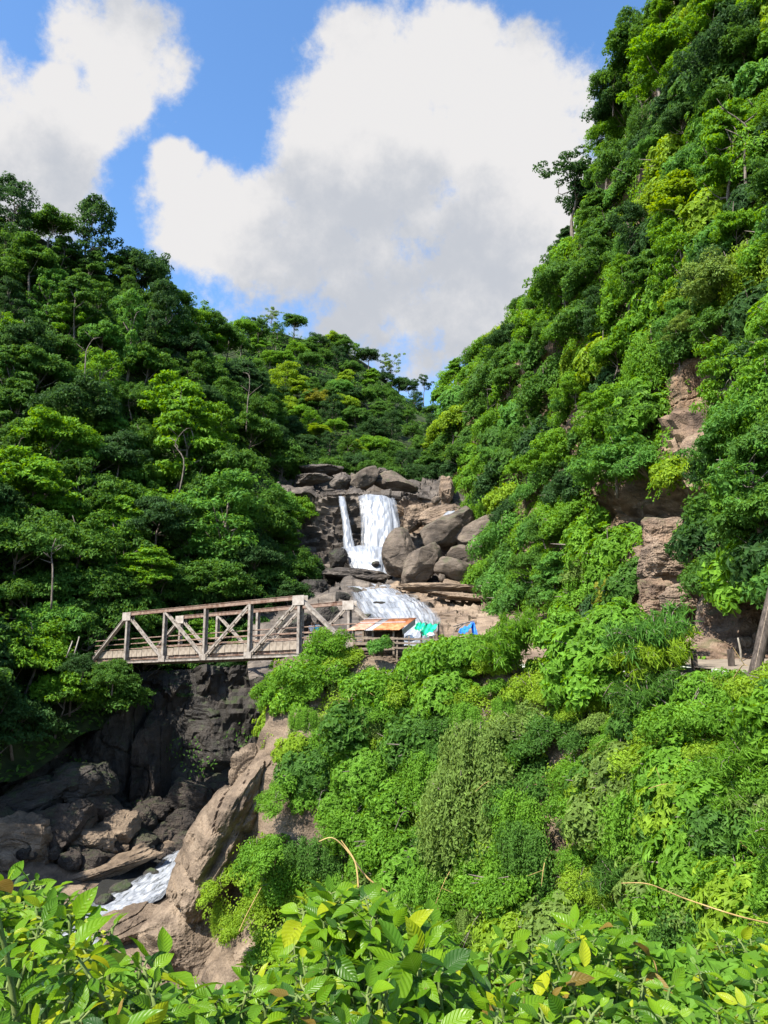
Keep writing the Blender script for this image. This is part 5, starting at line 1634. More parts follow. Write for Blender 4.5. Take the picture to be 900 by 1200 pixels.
r6 = np.random.default_rng(66)
for (pos, nor, px, py) in scatter(BLUFF, 400, r6, 46, xlim=(330, 900), ylim=(790, 1090), named=False, avoid=BARE_B[:2]):
    dn = unit(np.array([r6.normal(0, .6), -0.6, r6.normal(-.35, .7)]) + nor * .4)
    L_ = r6.uniform(.9, 2.4)
    b = pos + nor * .35
    pts = catmull(np.array([np.zeros(3), dn * L_ * .5 + np.array([0, 0, .15 * L_]), dn * L_ + r6.normal(0, .15, 3)]), 7)
    mb = MB(); mb.tube([tuple(q) for q in pts], list(np.linspace(.028, .008, 7)), 5)
    side = unit(dn + r6.normal(0, .6, 3)) * L_ * .35
    mb.tube([tuple(pts[4]), tuple(pts[4] + side)], [.015, .005], 4)
    tag(link('dry_twig', mb.mesh('dry_twig', MAT['dry_stem' if r6.random() < .4 else 'bark'], smooth=True), None, tuple(b)), where(px, py, M_BLUFF, 'bare dry twig on the bluff'), 'twig', 'bare dry twigs on the bluff')


# creepers and undergrowth nobody could count: leaf cover on the slopes ------------------------
def cover(name, sheet, n, rng, leaf, lump, lump_f, mat, avoid=(), xlim=(-400, 1300), ylim=(-400, 1300), seed=0, back=0.3, bare=0.0, label=None):
    pos, nor, px, py = sheet.sample(n, rng)
    wob = fbm(pos * 0.55, 3, seed + 50)
    qx, qy = px + wob * 28, py + fbm(pos * 0.55, 3, seed + 60) * 22
    k = (qx > xlim[0]) & (qx < xlim[1]) & (qy > ylim[0]) & (qy < ylim[1])
    for a in avoid:
        k &= ~in_poly(qx, qy, a)
    hgt = fbm(pos * lump_f, 3, seed)
    k &= hgt > bare - 1.0
    pos, nor, hgt = pos[k], nor[k], hgt[k]
    pos = pos + nor * (hgt * lump - back + rng.normal(0, 0.12, len(pos)))[:, None]
    e = 0.25
    gx = np.stack([fbm((pos + np.eye(3)[i] * e) * lump_f, 2, seed) - fbm((pos - np.eye(3)[i] * e) * lump_f, 2, seed) for i in range(3)], -1) / (2 * e) * lump
    nr = unit(nor - gx * 0.9 + np.array([0, 0, .45]) + rng.normal(0, .45, pos.shape))
    v, f = leaf_quads(pos, nr, leaf[0], leaf[1], rng, 0.6)
    t = np.repeat(np.clip(rng.normal(.45, .2, len(pos)) + 0.2 * vnoise(pos * 1.3, seed + 3), 0, 1), 2)
    o = link(name, np_mesh(name, v, f, MAT[mat], False, tone=t))
    o['kind'] = 'stuff'
    return o


cover('undergrowth', HILL, 80000, rng, (0.7, 0.36), 1.5, 0.12, 'leaf_mid', xlim=(-300, 372), back=3.5, seed=101)
cover('undergrowth', FAR, 32000, rng, (0.8, 0.42), 1.5, 0.10, 'leaf_mid', back=3.0, seed=102)
cover('creepers', CLIFF, 170000, rng, (0.36, 0.19), 1.3, 0.22, 'leaf_bright', avoid=BARE, xlim=(505, 1250), seed=103, back=0.2)
cover('creepers', BLUFF, 130000, rng, (0.20, 0.10), 0.9, 0.35, 'leaf_lime', avoid=BARE_B, xlim=(300, 1300), ylim=(765, 1400), seed=104, back=0.2)
cover('dry_creepers', BLUFF, 16000, rng, (0.22, 0.06), 0.7, 0.4, 'dry_leaf', avoid=BARE_B[:2] + BARE_B[3:], xlim=(380, 1000), ylim=(860, 1200), seed=105, back=0.4, bare=1.0)
cover('undergrowth', HILL_GROUND, 90000, rng, (0.55, 0.28), 0.9, 0.2, 'leaf_mid', xlim=(-300, 420), ylim=(300, 1000), seed=110, back=-0.2)
# sparse creeper leaves over the rock shoulder and the gorge
cover('creepers', BLUFF, 60000, rng, (0.17, 0.10), 0.5, 0.5, 'leaf_lime', xlim=(245, 400), ylim=(985, 1180), seed=106, back=-0.75, bare=1.15)
cover('ferns', GORGE, 9000, rng, (0.34, 0.16), 0.9, 0.25, 'leaf_mid', xlim=(-50, 300), ylim=(770, 945), seed=107, back=-0.7, bare=1.25)


# ------------------------------------------------------------------ bridge
def bridge():
    D0 = 70.0
    Y = lambda s: D0 * (1 - 0.0428 * s)
    pxs = lambda s: (147 + 35.8 * s) / (1 - 0.0428 * s)
    zb = lambda s: 0.30 + 0.115 * s
    B = lambda s: Vector(P(pxs(s), 780, Y(s))) * Vector((1, 1, 0)) if False else None
    def base(s):
        p = P(pxs(s), 778, Y(s)); return Vector((p[0], p[1], zb(s)))
    a, b = base(-1), base(5)
    Lv = Vector((b.x - a.x, b.y - a.y, 0)); ln = Lv.length; d = Lv / ln
    per = Vector((-d.y, d.x, 0))
    if per.y < 0: per = -per          # away from the camera
    W, HT = 6.0, 4.25
    root = thing('truss_bridge', 'old rusty cream steel truss bridge crossing the gorge below the waterfall', 'bridge', tuple(a))
    def pt(s, side, h):
        q = a + (b - a) * ((s + 1) / 6.0) - a       # relative to root
        return q + per * (W * side) + Vector((0, 0, h))
    st, gs, rs = MAT['bridge_steel'], MAT['gusset_steel'], MAT['rust_steel']
    def member(name, p, q, w, h, mat, double=0.0):
        mb = MB()
        if double:
            for sg in (-1, 1):
                mb.bar(p, q, 0.07, h, up=(0, 0, 1), off=(sg * double, 0))
            # lacing
            n = max(3, int((Vector(q) - Vector(p)).length / 0.9))
            for i in range(n):
                c = Vector(p).lerp(Vector(q), (i + .5) / n)
                dd = (Vector(q) - Vector(p)).normalized() * 0.06
                mb.bar(c - dd, c + dd, double * 2, h * 0.5)
        else:
            mb.bar(p, q, w, h)
            mb.bar(p, q, w * 1.35, h * 0.14, off=(0, h * 0.5 + h * .07 + .002))
            mb.bar(p, q, w * 1.35, h * 0.14, off=(0, -h * 0.5 - h * .07 - .002))
        return link(name, mb.mesh(name, mat, bevel=0.0), root)
    def post(p, q):
        mb = MB()
        for sg in (-1, 1):
            mb.bar(p, q, 0.24, 0.06, up=tuple(per), off=(0, sg * 0.14))
        mb.bar(p, q, 0.05, 0.215, up=tuple(per))
        return link('post', mb.mesh('post', st), root)
    for side in (0, 1):
        for s in range(0, 4):
            member('top_chord', pt(s, side, HT), pt(s + 1, side, HT), 0.27, 0.25, rs)
        for s in range(-1, 5):
            member('bottom_chord', pt(s, side, 0), pt(s + 1, side, 0), 0.24, 0.16, st)
        member('end_post', pt(-1, side, 0.12), pt(0, side, HT - .05), 0.25, 0.18, st)
        member('end_post', pt(5, side, 0.12), pt(4, side, HT - .05), 0.25, 0.18, st)
        for s in range(0, 5):
            post(pt(s, side, 0.12), pt(s, side, HT - 0.17))
        for (s0, s1) in ((0, 1), (1, 2), (3, 2), (4, 3)):
            member('diagonal', pt(s0, side, HT - .12), pt(s1, side, 0.12), 0.2, 0.16, st, double=0.13)
        for s in (0, 4):
            mb = MB()
            c = pt(s, side, HT - 0.22)
            M = Matrix((d, per, Vector((0, 0, 1)))).transposed()
            for sg in (-1, 1):
                mb.box(c + per * sg * 0.215, (1.15, 0.03, 0.72), M)
            g_ = link('gusset_plate', mb.mesh('gusset_plate', gs, bevel=0.0), root)
        for s in (1, 2, 3):
            mb = MB()
            c = pt(s, side, 0.16)
            M = Matrix((d, per, Vector((0, 0, 1)))).transposed()
            for sg in (-1, 1):
                mb.box(c + per * sg * 0.215, (0.8, 0.03, 0.5), M)
            link('gusset_plate', mb.mesh('gusset_plate', st), root)
        # three pipe rails
        sgn = 0.35 if side == 0 else -0.35
        for h in (1.15, 1.6, 2.05):
            mb = MB()
            mb.tube([pt(-1, side, h) + per * sgn, pt(2, side, h + 0.03) + per * sgn, pt(5, side, h) + per * sgn], 0.045, 6)
            link('rail', mb.mesh('rail', rs), root)
    # floor beams and deck
    for s in range(-1, 6):
        mb = MB(); mb.bar(pt(s, 0.03, 0.22), pt(s, 0.97, 0.22), 0.22, 0.34)
        link('floor_beam', mb.mesh('floor_beam', rs), root)
    mb = MB(); mb.bar(pt(-1, 0.5, 0.68), pt(5, 0.5, 0.68), W - 0.9, 0.22)
    deck = link('deck', mb.mesh('deck', MAT['deck_board']), root)
    for side, off in ((0, 0.34), (1, -0.34)):
        mb = MB(); mb.bar(pt(-1, side, 0.30) + per * (off + (.12 if side == 0 else -.12)), pt(5, side, 0.30) + per * (off + (.12 if side == 0 else -.12)), 0.14, 0.24)
        link('stringer', mb.mesh('stringer', rs), root)
    # fascia boards along the deck edge, one mesh shared by all
    nb = 44
    fb = MB()
    M = Matrix((d, per, Vector((0, 0, 1)))).transposed()
    fb.box((0, 0, 0), (ln / nb - 0.035, 0.08, 0.62), M)
    fm = fb.mesh('fascia_board', MAT['deck_board'], bevel=0.012)
    for side, off in ((0, 0.28), (1, -0.28)):
        for i in range(nb):
            c = pt(-1 + 6 * (i + .5) / nb, side, 0.74) + per * off
            o = link('fascia_board', fm, deck, c + Vector((0, 0, random.uniform(-.02, .02))) + per * random.uniform(-.012, .012))
    # top cross struts
    return root, a, d, per, pt


BR, BR_A, BR_D, BR_P, BR_PT = bridge()


# ------------------------------------------------------------------ people on the bridge
def skin_mesh(name, joints, edges, mat, parent, sub=2):
    me = bpy.data.meshes.new(name)
    me.from_pydata([j[0] for j in joints], edges, [])
    me.materials.append(mat)
    o = link(name, me, parent)
    md = o.modifiers.new('skin', 'SKIN')
    sv = me.skin_vertices[0].data if me.skin_vertices else None
    if sv is None:
        bm = bmesh.new(); bm.from_mesh(me); bm.verts.layers.skin.verify(); bm.to_mesh(me); bm.free()
        sv = me.skin_vertices[0].data
    for i, j in enumerate(joints):
        r = j[1]
        sv[i].radius = (r, r) if not hasattr(r, '__len__') else r
        sv[i].use_root = (i == 0)
    md.use_smooth_shade = True
    s = o.modifiers.new('subsurf', 'SUBSURF'); s.levels = sub; s.render_levels = sub
    return o


def person(label, loc, rz, shirt, arm_pose):
    t = thing('person', label, 'person', loc)
    t.rotation_euler = (0, 0, rz)
    J, E = [], []
    def add(p, r, parent=None):
        J.append((p, r)); i = len(J) - 1
        if parent is not None: E.append((parent, i))
        return i
    pel = add((0, 0, 0.95), (0.15, 0.11)); wai = add((0, 0, 1.10), (0.135, 0.10), pel); che = add((0, 0, 1.30), (0.165, 0.115), wai)
    nec = add((0, 0.01, 1.46), 0.06, che); hd0 = add((0, -0.01, 1.57), (0.075, 0.085), nec); hd1 = add((0, -0.01, 1.68), (0.078, 0.09), hd0); add((0, 0, 1.74), 0.05, hd1)
    for sg in (-1, 1):
        hip = add((sg * 0.09, 0, 0.88), 0.095, pel); kn = add((sg * 0.10, -0.02, 0.50), 0.062, hip); an = add((sg * 0.10, 0.02, 0.10), 0.042, kn)
        add((sg * 0.11, -0.13, 0.05), 0.036, an)
        sh = add((sg * 0.18, 0, 1.40), 0.058, che)
        el, wr = arm_pose[0 if sg < 0 else 1]
        e = add((sg * el[0], el[1], el[2]), 0.042, sh); w = add((sg * wr[0], wr[1], wr[2]), 0.030, e)
        dv = Vector((wr[0] - el[0], wr[1] - el[1], wr[2] - el[2])).normalized()
        pal = add((sg * (wr[0] + dv.x * .06), wr[1] + dv.y * .06, wr[2] + dv.z * .06), 0.026, w)
        for f in range(4):
            o = (f - 1.5) * 0.019
            k = add((sg * (wr[0] + dv.x * .11), wr[1] + dv.y * .11 + o, wr[2] + dv.z * .11), 0.009, pal)
            add((sg * (wr[0] + dv.x * (.155 + .008 * (f in (1, 2)))) - sg * .012, wr[1] + dv.y * .15 + o, wr[2] + dv.z * .155), 0.008, k)
        add((sg * (wr[0] + dv.x * .07) - sg * .02, wr[1] + dv.y * .07 - .05, wr[2] + dv.z * .07), 0.010, pal)
    body = skin_mesh('body', J, E, MAT['skin'], t)
    # shirt
    J2 = [((0, 0, 0.92), (0.165, 0.125)), ((0, 0, 1.10), (0.155, 0.12)), ((0, 0, 1.31), (0.185, 0.13)), ((0, 0.005, 1.43), 0.085)]
    E2 = [(0, 1), (1, 2), (2, 3)]
    for sg, ap in ((-1, arm_pose[0]), (1, arm_pose[1])):
        el = ap[0]
        J2.append(((sg * 0.185, 0, 1.40), 0.076)); E2.append((2, len(J2) - 1))
        J2.append(((sg * (0.185 + (el[0] - .185) * .75), el[1] * .75, 1.40 + (el[2] - 1.40) * .75), 0.062)); E2.append((len(J2) - 2, len(J2) - 1))
    skin_mesh('shirt', J2, E2, MAT[shirt], t)
    J3 = [((0, 0, 0.94), (0.16, 0.12)), ((-0.09, 0, 0.86), 0.105), ((-0.10, -0.02, 0.50), 0.075), ((-0.10, 0.02, 0.13), 0.062), ((0.09, 0, 0.86), 0.105), ((0.10, -0.02, 0.50), 0.075), ((0.10, 0.02, 0.13), 0.062)]
    skin_mesh('trousers', J3, [(0, 1), (1, 2), (2, 3), (0, 4), (4, 5), (5, 6)], MAT['trousers'], t)
    skin_mesh('hair', [((0, 0.025, 1.72), (0.075, 0.08)), ((0, 0.045, 1.64), (0.07, 0.06)), ((0, -0.005, 1.755), (0.06, 0.07))], [(0, 1), (0, 2)], MAT['hair'], t)
    for sg in (-1, 1):
        fm = MB(); fm.box((sg * 0.03, -0.093, 1.65), (0.022, 0.012, 0.012))
        link('eye', fm.mesh('eye', MAT['hair']), body)
    fm = MB(); fm.box((0, -0.100, 1.575), (0.045, 0.012, 0.010))
    link('mouth', fm.mesh('mouth', MAT['hair']), body)
    fm = MB(); fm.tube([(0, -0.085, 1.645), (0, -0.118, 1.605), (0, -0.09, 1.598)], [0.008, 0.014, 0.010], 6)
    link('nose', fm.mesh('nose', MAT['skin'], smooth=True), body)
    return t


rel = ((0.22, 0.0, 1.13), (0.24, -0.10, 0.92))
raised = ((0.24, -0.16, 1.30), (0.12, -0.24, 1.52))
w0 = BR_A + BR_PT(3.93, 0.30, 0.80)
person('person in a white shirt on the bridge with one hand raised near the face', tuple(w0), 0.3, 'white_shirt', (rel, raised))
w1 = BR_A + BR_PT(4.08, 0.26, 0.80)
person('person in a light blue shirt standing on the near end of the bridge', tuple(w1), 2.6, 'cyan_shirt', (rel, rel))

# ------------------------------------------------------------------ hut, stalls and tarpaulins by the bridge end
def hut():
    c = Vector(P(444, 757, 55.5))
    t = thing('hut', 'small open wooden hut with rusty corrugated tin roof beside the cascade', 'hut', tuple(c))
    ax = Vector((0.97, -0.24, 0)).normalized(); ay = Vector((0.24, 0.97, 0)).normalized()
    s = 55.5 / F
    loc = lambda x, y, z: ax * x + ay * y + Vector((0, 0, z))
    # posts
    for (x, y) in ((-1.55, -1.0), (-0.2, -1.0), (1.3, -1.0), (-1.5, 1.2), (1.5, 1.2)):
        mb = MB(); mb.bar(loc(x, y, -0.6), loc(x, y, 1.15 if y < 0 else 1.9), 0.13, 0.13)
        link('post', mb.mesh('post', MAT['old_wood']), t)
    # beams
    for (p, q) in ((loc(-1.7, -1.0, 1.05), loc(1.5, -1.0, 1.05)), (loc(-1.7, 1.2, 1.82), loc(1.7, 1.2, 1.82)), (loc(-1.55, -1.1, 1.0), loc(-1.5, 1.3, 1.8)), (loc(1.35, -1.1, 1.0), loc(1.5, 1.3, 1.8))):
        mb = MB(); mb.bar(p, q, 0.09, 0.11)
        link('beam', mb.mesh('beam', MAT['old_wood']), t)
    # wall boards with gaps
    for k, (x0, x1, z) in enumerate(((-1.6, -0.2, 0.55), (-1.6, -0.2, 0.15), (-0.2, 1.4, 0.05), (-0.2, 1.4, 0.45), (-1.6, 1.4, -0.25))):
        mb = MB(); mb.bar(loc(x0, -1.09, z), loc(x1, -1.09, z + random.uniform(-.04, .04)), 0.04, 0.2)
        link('wall_board', mb.mesh('wall_board', MAT['old_wood']), t)
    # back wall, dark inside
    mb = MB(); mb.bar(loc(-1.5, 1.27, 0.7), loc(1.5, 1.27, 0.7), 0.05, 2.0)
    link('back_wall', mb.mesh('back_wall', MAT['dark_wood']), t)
    # corrugated sheets, slope towards the camera, on two purlins
    mb = MB()
    for (yy, zz) in ((-0.9, 1.16), (0.9, 1.78)):
        mb.bar(loc(-1.6, yy, zz), loc(1.9, yy, zz), 0.07, 0.07)
    roof = link('roof', mb.mesh('roof', MAT['old_wood']), t)
    widths = [('pink_rust_sheet', 0.62), ('pink_rust_sheet', 0.62), ('grey_sheet', 0.62), ('rust_sheet', 0.62), ('rust_sheet', 0.62), ('rust_sheet', 0.60)]
    x = -1.95
    for k, (mt, w) in enumerate(widths):
        n = 25
        vs, fs = [], []
        sl = 0.20   # sheets skew along the ridge like in a leaning roof
        for j in range(2):
            for i in range(n):
                u = i / (n - 1)
                xx = x + (w + 0.06) * u + (0.65 if j else 0) * 1.0
                yy = -1.45 + 2.95 * j
                zz = 1.06 + 0.98 * j + 0.028 * math.sin(u * 2 * math.pi * 6) + 0.012 * (k % 2) + 0.02 * math.sin(k * 2.1)
                vs.append(loc(xx, yy + 0.04 * math.sin(k * 3.3), zz))
        for i in range(n - 1):
            fs.append((i, i + 1, n + i + 1, n + i))
        mb = MB(); mb.poly(vs, fs)
        o = link('roof_sheet', mb.mesh('roof_sheet', MAT[mt], smooth=True), roof)
        md = o.modifiers.new('thick', 'SOLIDIFY'); md.thickness = 0.015
        x += w
    # battens holding the sheets down
    for (yy, zz) in ((0.2, 1.66), (1.2, 2.0)):
        mb = MB(); mb.bar(loc(-1.45, yy, zz), loc(1.9, yy, zz + 0.02), 0.05, 0.05)
        link('batten', mb.mesh('batten', MAT['grey_sheet']), roof)
    # eave flap
    mb = MB(); mb.poly([loc(1.95, -1.2, 1.1), loc(2.35, 1.4, 2.0), loc(2.35, 1.4, 1.55), loc(1.95, -0.9, 0.75)], [(0, 1, 2, 3)])
    o = link('side_flap', mb.mesh('side_flap', MAT['grey_sheet']), t); o.modifiers.new('thick', 'SOLIDIFY').thickness = 0.02
    return t


hut()

# wooden fence right of the hut
def fence():
    c = Vector(P(487, 764, 54.0))
    t = thing('wooden_fence', 'rough wooden rail fence between the hut and the green tarpaulin', 'fence', tuple(c))
    for k, x in enumerate((-1.3, -0.45, 0.4, 1.2, 2.0)):
        mb = MB(); mb.bar((x, 0, -0.7), (x + random.uniform(-.05, .05), 0, 1.0 + 0.1 * (k % 2)), 0.10, 0.10)
        link('post', mb.mesh('post', MAT['old_wood']), t)
    for z in (0.28, 0.62, 0.92):
        mb = MB(); mb.bar((-1.5, -0.07, z), (2.2, -0.07, z - 0.12), 0.05, 0.13)
        link('rail', mb.mesh('rail', MAT['old_wood']), t)


fence()


def tarp(label, mat, corners, sag, name='tarpaulin', poles=()):
    """corners: 4 world points; sagging folded sheet over poles"""
    c0 = Vector(np.mean([np.array(c) for c in corners], 0))
    t = thing(name, label, 'tarpaulin', tuple(c0))
    n = 18
    a, b, c, d = [np.array(q) - np.array(c0) for q in corners]
    g = np.zeros((n, n, 3))
    for j in range(n):
        for i in range(n):
            u, v = i / (n - 1), j / (n - 1)
            p = (a * (1 - u) + b * u) * (1 - v) + (d * (1 - u) + c * u) * v
            p = p - np.array([0, 0, sag * 4 * u * (1 - u)]) + np.array([0, 0, 0.06 * math.sin(u * 17 + 3 * v) + 0.05 * math.sin(v * 13 + u * 5)])
            g[j, i] = p
    o = link('sheet', grid_mesh('sheet', g + np.array(c0), MAT[mat]), t)
    o.location = -c0
    o.modifiers.new('thick', 'SOLIDIFY').thickness = 0.02
    for (p, q) in poles:
        mb = MB(); mb.tube([Vector(p) - c0, Vector(q) - c0], 0.06, 6)
        link('pole', mb.mesh('pole', MAT['old_wood']), t)
    return t


tarp('smaller green tarpaulin heaped at the left of the stalls', 'green_tarp', [P(485, 737, 58), P(494, 736, 58), P(500, 728, 60), P(490, 729, 60)], 0.12)
tarp('larger bright green tarpaulin stretched over the stall by the cascade', 'green_tarp', [P(492, 742, 56.5), P(505, 743, 56.5), P(516, 728, 60), P(500, 730, 60)], 0.18,
     poles=((P(494, 741, 56.6), P(494, 768, 56.6)), (P(504, 742, 56.6), P(504, 768, 56.6)), (P(514, 729, 59.9), P(514, 765, 59.9))))
tarp('blue tarpaulin pitched over poles right of the green one', 'blue_tarp', [P(537, 742, 54), P(548, 739, 54), P(556, 728, 56), P(540, 736, 56)], 0.1,
     poles=((P(537, 741, 54), P(537, 768, 54)), (P(556, 727, 56), P(531, 734, 56)), (P(546, 729, 56.2), P(535, 737, 56.2))))
tarp('blue tarpaulin flap hanging down from the tent pole', 'blue_tarp', [P(551, 730, 55.6), P(556, 728, 55.6), P(560, 745, 55), P(554, 745, 55)], 0.02)
# pale bundles at the stall
for (px, py, w, h, lab) in ((480, 748, 14, 8, 'white plastic bundle behind the fence rails'), (505, 744, 10, 6, 'white sack under the green tarpaulin')):
    me = rock_mesh('sack', (w * 56 / F, .5, h * 56 / F), px, MAT['white_cloth'], 12, 8, 0.08, hi=False)
    tag(link('sack', me, None, tuple(P(px, py, 55.4))), lab, 'sack')
# earth bank below the hut
boulder(450, 776, 86, 26, 55.2, 480, 'brown earth bank under the hut', 'slab_rock', facets=14, sharp=8, rough=0.12, name='earth_bank', depth=3)

# ------------------------------------------------------------------ leaning pole, railing, stakes by the road
t = thing('leaning_pole', 'thick dark wooden pole leaning at the right edge beside the road', 'pole', tuple(P(884, 790, 30)))
b0 = Vector(P(884, 790, 30)); tp_ = Vector(P(906, 690, 30.6)) - b0
mb = MB()
pts = [tp_ * -0.10] + [tp_ * q + Vector((0.01 * math.sin(q * 9), 0, 0)) for q in (0, .25, .5, .75, 1.0, 1.2)]
mb.tube(pts, [0.235, 0.23, 0.22, 0.215, 0.21, 0.205, 0.20], 10)
link('shaft', mb.mesh('shaft', MAT['dark_wood'], smooth=True), t)
mb = MB(); mb.bar(tp_ * -.08 + Vector((-0.10, -0.17, 0)), tp_ * 1.15 + Vector((-0.10, -0.155, 0)), 0.05, 0.07)
link('split_edge', mb.mesh('split_edge', MAT['old_wood']), t)

t = thing('wooden_railing', 'dark wooden roadside railing half hidden by the bamboo', 'railing', tuple(P(812, 790, 34)))
for x in (-1.6, 0.1, 1.7):
    mb = MB(); mb.bar((x, 0, -0.5), (x, 0, 1.05), 0.26, 0.2)
    link('post', mb.mesh('post', MAT['dark_wood'], bevel=0.01), t)
for z in (0.18, 0.86):
    mb = MB(); mb.bar((-2.2, -0.14, z), (0.75, -0.14, z), 0.07, 0.2)
    link('rail', mb.mesh('rail', MAT['dark_wood'], bevel=0.01), t)
for k, (px, lab) in enumerate(((868, 'pale thin stake standing in the verge left of the leaning pole'),)):
    mb = MB(); mb.tube([(0, 0, -0.3), (0.05, 0, 0.6), (-0.02, 0, 1.2)], [0.06, 0.05, 0.035], 6)
    tag(link('stake', mb.mesh('stake', MAT['pale_bark'], smooth=True), None, tuple(P(px, 778, 36.5))), lab, 'stake')

# two pale stakes by the far end of the bridge
for (x0, y0, x1, y1, lab) in ((89, 760, 93, 746, 'pale leaning stake by the far end of the bridge'), (81, 762, 85, 751, 'shorter brown leaning stake beside the pale one')):
    p0, p1 = Vector(P(x0, y0, 74)), Vector(P(x1, y1, 74))
    mb = MB(); mb.tube([(p0 - p1) * 0.8, Vector((0, 0, 0)), p1 - p0], [0.075, 0.07, 0.06], 6)
    tag(link('stake', mb.mesh('stake', MAT['pale_bark'], smooth=True), None, tuple(p0)), lab, 'stake')


# ------------------------------------------------------------------ thin stems and vines
def vine(label, pts, r, mat='dry_stem', name='vine'):
    w = [Vector(P(*p)) for p in pts]
    c = np.array([list(x) for x in w]); c = catmull(c, len(pts) * 5)
    c0 = c[0].copy()
    mb = MB(); mb.tube([tuple(q - c0) for q in c], list(np.linspace(r, r * .5, len(c))), 6)
    return tag(link(name, mb.mesh(name, MAT[mat], smooth=True), None, tuple(c0)), label, 'vine')


vine('yellow bare vine arching over the leaves at the left of centre', [(455, 1046, 3.2), (430, 1028, 3.2), (408, 998, 3.3), (390, 982, 3.3), (374, 986, 3.3)], 0.004)
vine('second thin yellow vine crossing the first one', [(420, 1040, 3.1), (416, 1010, 3.15), (400, 985, 3.2)], 0.004)
vine('long dry branch sticking out over the foreground at the right', [(905, 1083, 4.0), (860, 1072, 4.0), (800, 1052, 4.1), (760, 1036, 4.1), (728, 1035, 4.2)], 0.0045)
vine('thin straw coloured stem at the lower right', [(772, 1160, 3.0), (770, 1138, 3.0), (764, 1120, 3.0)], 0.004)
vine('bare stick poking out of the creepers on the rock', [(280, 1092, 40), (290, 1070, 40), (306, 1040, 40.5)], 0.03)


